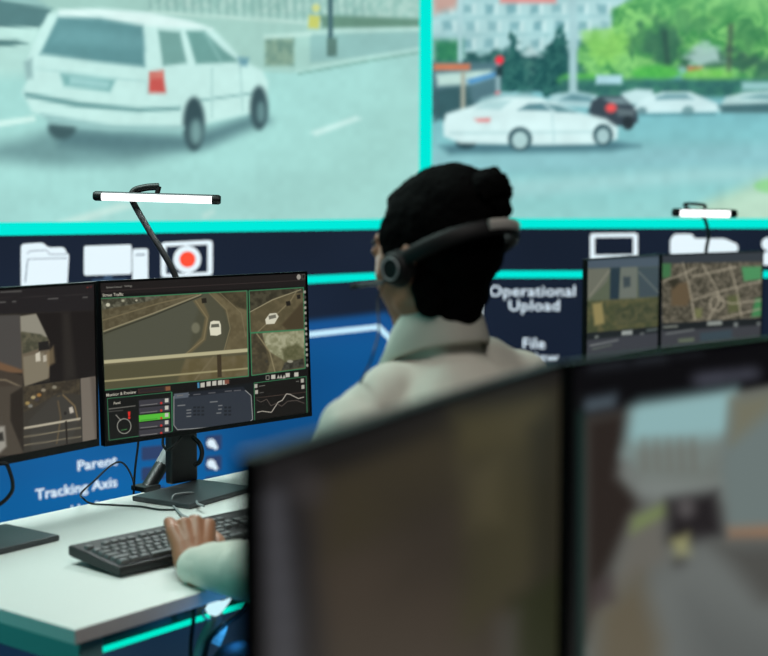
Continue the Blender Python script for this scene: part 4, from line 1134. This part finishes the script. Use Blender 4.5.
for i in range(7):
    for j in range(6):
        t_ = i / 7 + .1; x_ = 222.6 - 7.2 * t_ + (j - 1.2) * 1.55 + .2; y_ = 625.5 + 16 * t_ + (j - 1.2) * .8
        if random.random() < .8: box(bm, ud(x_, y_, 2.6443), (.0017 * random.uniform(.6, 1.2), .0006, .0011))
obj('print_marks', bm, M['ink'], tg, origin=TO)

# ------------------------------------------------------------------ operator
random.seed(11)
ORG = V((0.11, 2.24, 0))
def vy(a): a = math.radians(a); return V((-math.sin(a), math.cos(a), 0))     # facing: degrees to the left of straight away
BF = vy(32); BR = V((BF.y, -BF.x, 0))                                        # body forward, body right
NECK = at(434, 338, 2.31)                                                    # base of the neck
HIP = V((ORG.x + .03, ORG.y - .05, .55))
CHEST = (NECK * .62 + HIP * .38) + BF * -.005
SHL = at(355, 397, 2.16); SHL.z -= .062
SHR = NECK + BR * .172 + V((0, 0, -.088))
ELL = V((-.165, 2.25, .80)); WRL = at(196, 566, 2.46)
ELR = SHR + V((.07, .07, -.27)); WRR = V((-.03, 2.80, .775))
HF = vy(48); HR = V((HF.y, -HF.x, 0))
HEAD = at(436, 259, 2.30) ; HEAD += HF * .0
HM = Matrix((HR, HF, V((0, 0, 1)))).transposed() @ Matrix.Rotation(math.radians(-5), 3, 'X') * 1.07
def hp(x, y, z): return HEAD + HM @ V((x, y, z))

HIL = HIP - BR * .095; HIR_ = HIP + BR * .095
LF = vy(50)
KNL = HIL + LF * .40 + V((0, 0, .02)); KNR = HIR_ + BF * .40 + V((0, 0, .02))
ANL = V((KNL.x, KNL.y, .09)) + LF * .02; ANR = V((KNR.x, KNR.y, .09)) + BF * .02

bm = bmesh.new()
# head
ball(bm, hp(0, -.012, .035), (.073, .094, .092), HM, 28)
ball(bm, hp(0, .034, -.016), (.067, .072, .086), HM, 24)
ball(bm, hp(0, .045, -.068), (.046, .046, .040), HM, 20)
ball(bm, hp(0, .074, -.092), (.022, .018, .017), HM, 16)
ball(bm, hp(0, .084, .038), (.045, .014, .016), HM, 16)
for s in (-1, 1):
    ball(bm, hp(s * .042, .058, -.018), (.022, .026, .020), HM, 16)
    ball(bm, hp(s * .050, .008, -.062), (.018, .040, .028), HM, 16)
    ball(bm, hp(s * .078, -.008, -.008), (.009, .020, .033), HM @ Matrix.Rotation(s * .35, 3, 'Z'), 16)
    ball(bm, hp(s * .012, .100, -.028), (.010, .012, .009), HM, 12)
    ball(bm, hp(s * .031, .086, .019), (.018, .013, .008), HM, 14)
limb(bm, [hp(0, .094, .020), hp(0, .106, -.010), hp(0, .112, -.026)], [.009, .011, .0125], 14)
ball(bm, hp(0, .092, -.052), (.023, .012, .007), HM, 14); ball(bm, hp(0, .091, -.064), (.020, .012, .008), HM, 14)
# neck and torso
limb(bm, [hp(0, -.018, -.045), NECK + BF * .0 + V((0, 0, .0)), NECK + V((0, 0, -.05))], [.056, .057, .068], 24)
limb(bm, [NECK + V((0, 0, -.05)), CHEST, HIP], [.075, .095, .105], 24)
ball(bm, CHEST + V((0, 0, .05)), (.135, .09, .15), Matrix((BR, BF, V((0, 0, 1)))).transposed(), 24)
limb(bm, [HIL, HIR_], [.095, .095], 20)
for sh, el, wr in ((SHL, ELL, WRL), (SHR, ELR, WRR)):
    limb(bm, [CHEST + (sh - CHEST) * .6 + V((0, 0, .03)), sh], [.06, .046], 20)
    limb(bm, [sh, el, el.lerp(wr, .3), wr], [.044, .036, .036, .024], 20)
for hi, kn, an, f_ in ((HIL, KNL, ANL, LF), (HIR_, KNR, ANR, BF)):
    limb(bm, [hi, kn, kn.lerp(an, .35), an], [.082, .054, .052, .036], 20)
    limb(bm, [an, an + f_ * .10 + V((0, 0, -.045))], [.034, .026], 14)
# hands: palm, four bent fingers, thumb
def hand(bm, W, f, side, curl, S=1.14):
    """W wrist, f direction of the hand; side +1 when the thumb is on its right"""
    f = V(f).normalized(); r = f.cross(V((0, 0, 1))).normalized() * side; u = r.cross(f) * side
    if u.z < 0: u = -u
    W0 = V(W); W = V((0, 0, 0)); tmp = bmesh.new(); out = bm; bm = tmp
    K0 = W + f * .082 + u * .018
    limb(bm, [W, W + f * .022], [.024, .023], 14)
    for k, (off, ln) in enumerate(((.030, .92), (.010, 1.0), (-.010, .95), (-.029, .78))):
        K = K0 + r * off + u * (.003 if k in (1, 2) else -.002) - f * (.004 if k in (0, 2) else (.013 if k == 3 else 0))
        limb(bm, [W + r * off * .55 + f * .012, W.lerp(K, .55) + r * off * .12, K], [.0185, .0155, .0118], 14)
        c = curl[k]
        d1 = f * math.cos(c[0]) - u * math.sin(c[0]); d2 = f * math.cos(c[1]) - u * math.sin(c[1]); d3 = f * math.cos(c[2]) - u * math.sin(c[2])
        sp = r * off * .22
        a1 = K + (d1 + sp * 3) * .043 * ln; a2 = a1 + d2 * .026 * ln; a3 = a2 + d3 * .019 * ln
        limb(bm, [K, a1, a2, a3], [.0115, .0096, .0086, .0074], 12)
    T0 = W + f * .018 + r * .018 - u * .002; T1 = T0 + f * .036 + r * .026 - u * .012; T2 = T1 + f * .030 + r * .006 - u * .010; T3 = T2 + f * .022 - r * .004 - u * .006
    limb(bm, [W + f * .012 + r * .008, T0, T1, T2, T3], [.018, .018, .013, .0105, .0085], 12)
    bmesh.ops.scale(tmp, verts=tmp.verts, vec=(S, S, S)); bmesh.ops.translate(tmp, verts=tmp.verts, vec=W0)
    m_ = bpy.data.meshes.new('t'); tmp.to_mesh(m_); tmp.free(); out.from_mesh(m_); bpy.data.meshes.remove(m_)
HLF = V((-.22, .80, .42))
CURL = [(.75, 1.25, 1.5), (.62, 1.25, 1.6), (.70, 1.35, 1.6), (.28, .62, .9)]
person = None
body_bm = bm
person = fuse('person', bm, .0052, 3, M['skin'], None, ORG)
tag(person, 'person seated with back turned, headset on, in a cream shirt typing at the desk', 'person')
# fine hands joined through their own finer skin
EXTRA = []
for W_, f_, s_, cu in ((WRL, HLF, 1, CURL), (WRR, V((-.25, .95, -.02)), -1, [(.35, .7, .9)] * 4)):
    b2 = bmesh.new(); hand(b2, W_, f_, s_, cu)
    limb(b2, [W_ - (f_.normalized()) * .03, W_], [.0225, .024], 14)
    EXTRA.append(fuse('hand', b2, .0028, 3, M['skin'], None, ORG))
# one continuous mesh: join the hands into the body
bmj = bmesh.new()
for o in [person] + EXTRA: bmj.from_mesh(o.data)
old = person.data; bmj.to_mesh(old); bmj.free()
for p_ in old.polygons: p_.use_smooth = True
for o in EXTRA: bpy.data.objects.remove(o)

# hair
def curl_n(p, n):
    return .0026 * mnoise.noise(p * 42) + .0016 * mnoise.noise(p * 120) + .0012 * mnoise.noise(p * 230)
bm = bmesh.new()
ball(bm, hp(0, -.018, .046), (.084, .098, .092), HM, 30)
ball(bm, hp(0, -.034, .070), (.074, .086, .074), HM, 24)
ball(bm, hp(0, -.046, .014), (.077, .067, .066), HM, 24)
limb(bm, [hp(0, -.038, .0), hp(0, -.030, -.04), hp(0, -.018, -.085)], [.072, .060, .055], 24)
ball(bm, hp(0, .036, .090), (.054, .034, .028), HM, 20)
for s in (-1, 1):
    ball(bm, hp(s * .068, .014, .035), (.014, .040, .045), HM, 14)
    ball(bm, hp(s * .070, .012, -.006), (.009, .012, .028), HM, 12)
    ball(bm, hp(s * .055, -.026, -.045), (.020, .030, .045), HM, 14)
hair = fuse('hair', bm, .0045, 4, M['hair'], person, ORG, curl_n)
bm = bmesh.new()
BUN = at(489.5, 188, 2.235)
ball(bm, BUN, (.034, .034, .032), None, 22)
ball(bm, BUN + V((.010, 0, -.024)), (.024, .024, .030), None, 18)
limb(bm, [BUN, BUN + V((-.030, .012, -.018))], [.030, .036], 18)
for i in range(26):
    a = random.uniform(0, 2 * PI); b_ = random.uniform(-1, 1); c_ = math.sqrt(1 - b_ * b_)
    ball(bm, BUN + V((math.cos(a) * c_ * .032, math.sin(a) * c_ * .032, b_ * .029 - .004)), random.uniform(.007, .011), None, 10)
ball(bm, BUN + V((.026, 0, -.034)), .011, None, 10); ball(bm, BUN + V((.022, 0, -.050)), .010, None, 10); ball(bm, BUN + V((.010, 0, -.06)), .010, None, 10)
o = fuse('hair_bun', bm, .0035, 1, M['hair'], hair, ORG, lambda p, n: .002 * mnoise.noise(p * 110) + .002 * mnoise.noise(p * 200))
for s in (-1, 1):
    bm = bmesh.new(); sweep(bm, catmull([hp(s * .014, .098, .030), hp(s * .030, .096, .036), hp(s * .048, .084, .030)], 4), [.003] * 9, 6, .6); obj('eyebrow', bm, M['brow'], person, True, None, ORG)
    bm = bmesh.new(); ball(bm, hp(s * .029, .084, .006), .0118, None, 14); e_ = obj('eye', bm, M['eye'], person, True, None, ORG)
    bm = bmesh.new(); ball(bm, hp(s * .029, .0918, .006), (.0052, .0042, .0052), HM, 10); obj('iris', bm, M['brow'], e_, True, None, ORG)

# shirt
BM3 = Matrix((BR, BF, V((0, 0, 1)))).transposed()
def folds(p, n):
    q = p - CHEST
    return .0042 * mnoise.noise(V((q.x * 16, q.y * 16, q.z * 7))) + .0028 * mnoise.noise(V((q.x * 34 + q.z * 12, q.y * 34, q.z * 14)))
bm = bmesh.new()
limb(bm, [NECK + V((0, 0, .0)) - BF * .014, NECK + V((0, 0, -.075))], [.067, .088], 24)
limb(bm, [CHEST + V((0, 0, .02)), HIP + V((0, 0, .02))], [.115, .125], 24)
ball(bm, CHEST + V((0, 0, .045)), (.165, .112, .175), BM3, 28)
ball(bm, CHEST + V((0, 0, .05)) - BF * .03, (.150, .105, .165), BM3, 28)
limb(bm, [HIL + V((0, 0, .01)), HIR_ + V((0, 0, .01))], [.112, .112], 20)
for sh, el, wr in ((SHL, ELL, WRL), (SHR, ELR, WRR)):
    limb(bm, [NECK + V((0, 0, -.055)) + (sh - NECK) * .25, NECK.lerp(sh, .55) + V((0, 0, -.010)), sh + V((0, 0, .006))], [.060, .058, .052], 22)
    limb(bm, [NECK + V((0, 0, -.09)) - BF * .03, sh + V((0, 0, -.02)) - BF * .015], [.075, .055], 22)
    limb(bm, [CHEST + V((0, 0, .08)), sh + V((0, 0, -.03))], [.10, .054], 22)
    limb(bm, [sh, sh.lerp(el, .5), el, el.lerp(wr, .35), wr - (wr - el).normalized() * .035], [.062, .058, .052, .052, .042], 22)
shirt = fuse('shirt', bm, .0065, 6, M['shirt'], person, ORG, folds)
# cuffs
for el, wr in ((ELL, WRL), (ELR, WRR)):
    d = (wr - el).normalized()
    bm = bmesh.new()
    pts = [wr - d * .062, wr - d * .058, wr - d * .030, wr + d * .002, wr + d * .005, wr + d * .002, wr - d * .02]
    sweep(bm, pts, [.040, .0435, .0425, .0395, .0375, .035, .033], 28, .86, cap=False)
    bmesh.ops.subdivide_edges(bm, edges=list(bm.edges), cuts=1)
    cf = obj('cuff', bm, M['shirt'], shirt, True, None, ORG)
    for k in range(2):
        bp = wr - d * (.018 + .016 * k) + V((-.02, -.028, .012))
        bm = bmesh.new(); ball(bm, bp, (.0045, .0045, .0045), None, 10); obj('button', bm, M['eye'], cf, True, None, ORG)
# collar: stand and turned-down fall
def ringc(c, axis_tilt, rx, ry, z):
    pass
bm = bmesh.new()
CF_ = (BF * .6 + HF * .4).normalized(); CR = V((CF_.y, -CF_.x, 0))
prof = [(-.030, .060, .064), (.0, .060, .063), (.028, .062, .066), (.033, .065, .069), (.030, .069, .073), (.010, .078, .084), (-.022, .094, .101), (-.025, .092, .099), (.012, .072, .078)]
N = 40; rings = []
NB = NECK + V((0, 0, .022))
for dz, rx, ry in prof:
    ring = []
    for k in range(N + 1):
        a = math.radians(-158 + 316 * k / N) - PI / 2       # open at the front
        x = math.cos(a) * rx; y = math.sin(a) * ry
        fr = (math.sin(a) + 1) / 2                           # 0 at the back, 1 at the front
        z = dz + (.002 + .054 * min(1, max(0, (dz + .024) / .05))) * (1 - fr) ** 2 - .072 * fr ** 1.3
        if dz < 0.012 and rx > .07: z -= .018 * fr ** 3
        ring.append(bm.verts.new(NB + CR * x + CF_ * (y + .006) + V((0, 0, z))))
    rings.append(ring)
for i in range(len(prof) - 1):
    for k in range(N): bm.faces.new((rings[i][k], rings[i][k + 1], rings[i + 1][k + 1], rings[i + 1][k]))
obj('collar', bm, M['shirt'], shirt, True, None, ORG)

# trousers and shoes
bm = bmesh.new()
limb(bm, [HIL, HIR_], [.118, .118], 20); limb(bm, [HIP, HIP + V((0, 0, .05))], [.12, .122], 20)
for hi, kn, an, f_ in ((HIL, KNL, ANL, LF), (HIR_, KNR, ANR, BF)):
    limb(bm, [hi, kn, kn.lerp(an, .4), an + V((0, 0, .03))], [.100, .070, .066, .058], 20)
fuse('trousers', bm, .009, 4, M['trouser'], person, ORG, lambda p, n: .003 * mnoise.noise(p * 22))
for an, f_ in ((ANL, LF), (ANR, BF)):
    bm = bmesh.new(); a0 = V((an.x, an.y, .045))
    limb(bm, [a0 - f_ * .03, a0 + f_ * .06, a0 + f_ * .15 + V((0, 0, -.010))], [.043, .043, .034], 16); limb(bm, [a0, a0 + V((0, 0, .06))], [.044, .042], 16)
    fuse('shoe', bm, .006, 3, M['shoe'], person, ORG)

# ------------------------------------------------------------------ headset
EARL = hp(-.086, -.004, -.012); EARR = hp(.086, -.004, -.012)
hs = thing('headset', 'black headset with microphone boom worn by the seated person', 'headset', EARL)
HO = hs.location
outL = -(HM @ V((1, 0, 0))).normalized()
for e_, o_ in ((EARL, outL), (EARR, -outL)):
    bm = bmesh.new(); sweep(bm, [e_ - o_ * .004, e_ + o_ * .004, e_ + o_ * .014], [.026, .031, .029], 24); obj('ear_cushion', bm, M['pad'], hs, True, .9, HO)
    bm = bmesh.new(); sweep(bm, [e_ + o_ * .012, e_ + o_ * .020, e_ + o_ * .026, e_ + o_ * .028], [.027, .027, .023, .012], 24); c_ = obj('ear_cup', bm, M['headset'], hs, True, .9, HO)
    bm = bmesh.new(); R3 = o_.to_track_quat('Z', 'Y').to_matrix()
    sweep(bm, [e_ + o_ * .027 + R3 @ V((math.cos(a) * .017, math.sin(a) * .017, 0)) for a in [2 * PI * k / 24 for k in range(25)]], .0016, 6, cap=False); obj('trim_ring', bm, M['greycable'], c_, True, None, HO)
bp = []
for k in range(25):
    a = PI * k / 24
    x = -math.cos(a); s = math.sin(a)
    lift = .046 * s ** .8
    bp.append(hp(x * (.098 + .012 * s), -.004 - .124 * s ** .85, -.006 + lift))
bm = bmesh.new(); sweep(bm, bp, .0055, 12, 2.5, up=(0, 0, 1)); obj('headband', bm, M['headset'], hs, True, 1.0, HO)
bm = bmesh.new(); sweep(bm, [q + (q - HEAD).normalized() * .0055 + V((0, 0, .002)) for q in bp[10:17]], .0030, 12, 3.2, up=(0, 0, 1)); obj('silver_band', bm, M['silver'], hs, True, 1.0, HO)
m0 = EARL + outL * .024
tube('microphone_boom', [m0, at(384, 281.5, m0.y + .02), at(368, 284, m0.y + .06), at(352, 286.5, m0.y + .085)], .0036, M['plate'], hs, 6, 8, HO)
bm = bmesh.new(); limb(bm, [at(360, 285.3, m0.y + .075), at(352, 286.6, m0.y + .085)], [.0045, .0042], 10); obj('microphone', bm, M['pad'], hs, True, None, HO)
tube('cable', [m0 + V((-.012, 0, -.02)), at(378, 300, m0.y + .0), at(379, 325, m0.y - .03), at(377, 340, m0.y - .05), at(371, 360, m0.y - .07), at(364, 375, m0.y - .04), at(352, 400, m0.y + .0)], .0017, M['cable'], hs, 6, 6, HO)

# ------------------------------------------------------------------ office chair
oc = thing('office_chair', 'black office chair under the seated person', 'chair', (HIP.x, HIP.y, 0), math.atan2(BF.y, BF.x) - PI / 2)
bm = bmesh.new(); box(bm, (0, .04, .395), (.48, .46, .07), None, .03, 4); obj('seat', bm, M['chair'], oc, True, .9)
bm = bmesh.new(); box(bm, (0, -.235, .66), (.40, .045, .26), Matrix.Rotation(.12, 3, 'X'), .02, 4); obj('backrest', bm, M['chair'], oc, True, .9)
bm = bmesh.new(); sweep(bm, catmull([(0, -.02, .355), (0, -.24, .37), (0, -.285, .45), (0, -.262, .58)], 6), .018, 8, .6); obj('back_bracket', bm, M['stand'], oc, True, 1)
bm = bmesh.new(); cone(bm, (0, 0, .09), (0, 0, .36), .03, .024); obj('gas_column', bm, M['chrome'], oc, True, .9)
for k in range(5):
    a = 2 * PI * k / 5 + .3; d = V((math.cos(a), math.sin(a), 0))
    bm = bmesh.new(); sweep(bm, [d * .01 + V((0, 0, .11)), d * .15 + V((0, 0, .095)), d * .27 + V((0, 0, .075))], [.028, .022, .016], 8, .7); l_ = obj('base_arm', bm, M['stand'], oc, True, 1)
    bm = bmesh.new()
    for s in (-1, 1):
        w = V((-d.y, d.x, 0)); cone(bm, d * .27 + w * (s * .012 - .008) + V((0, 0, .028)), d * .27 + w * (s * .012 + .008) + V((0, 0, .028)), .028, .028, 18)
    cone(bm, d * .27 + V((0, 0, .03)), d * .27 + V((0, 0, .075)), .006, .006, 8)
    obj('caster', bm, M['black'], l_, True, .9)

# ------------------------------------------------------------------ lights and world
def area(name, loc, target, size, energy, col, sy=None):
    l = bpy.data.lights.new(name, 'AREA'); l.energy = energy; l.size = size; l.color = col
    if sy: l.shape = 'RECTANGLE'; l.size_y = sy
    o = bpy.data.objects.new(name, l); COL.objects.link(o); o.location = loc
    o.rotation_euler = (V(target) - V(loc)).to_track_quat('-Z', 'Y').to_euler(); return o
area('ceiling_panel_light', (-1.1, 3.0, 3.1), (-.8, 2.9, 0), 1.2, 50, (.74, 1.0, .93))
area('ceiling_panel_light', (0.5, 1.2, 3.1), (.4, 1.9, 0), 1.2, 25, (1.0, .95, .9))
area('added_teal_fill', (-2.3, 1.2, .9), (-.6, 2.3, .5), .6, 2.0, (.1, .9, .85)).data.spread = math.radians(75)  # teal fill from out of view, added to light the desk end and frame
def point(name, loc, e, col, r=.02):
    l = bpy.data.lights.new(name, 'POINT'); l.energy = e; l.color = col; l.shadow_soft_size = r
    o = bpy.data.objects.new(name, l); COL.objects.link(o); o.location = loc; return o
q = at(157, 203, 3.27)
area('light_bar_light', q, (q.x + .05, q.y - .25, DZ), .28, 3.6, (.92, 1.0, .98), .02)
point('blue_under_desk_light', at(236, 640, 2.38), .16, (.05, .42, 1.0), .015)

w = bpy.data.worlds.new('world'); SC.world = w; w.use_nodes = True
w.node_tree.nodes['Background'].inputs[0].default_value = (.35, .5, .6, 1)
w.node_tree.nodes['Background'].inputs[1].default_value = .03

SC.view_settings.view_transform = 'Standard'
SC.view_settings.look = 'None'
SC.view_settings.exposure = 0.0
SC.view_settings.gamma = 1.0
SC.view_settings.use_curve_mapping = False
SC.cycles.use_denoising = True
SC.cycles.max_bounces = 6
SC.cycles.sample_clamp_indirect = 4.0
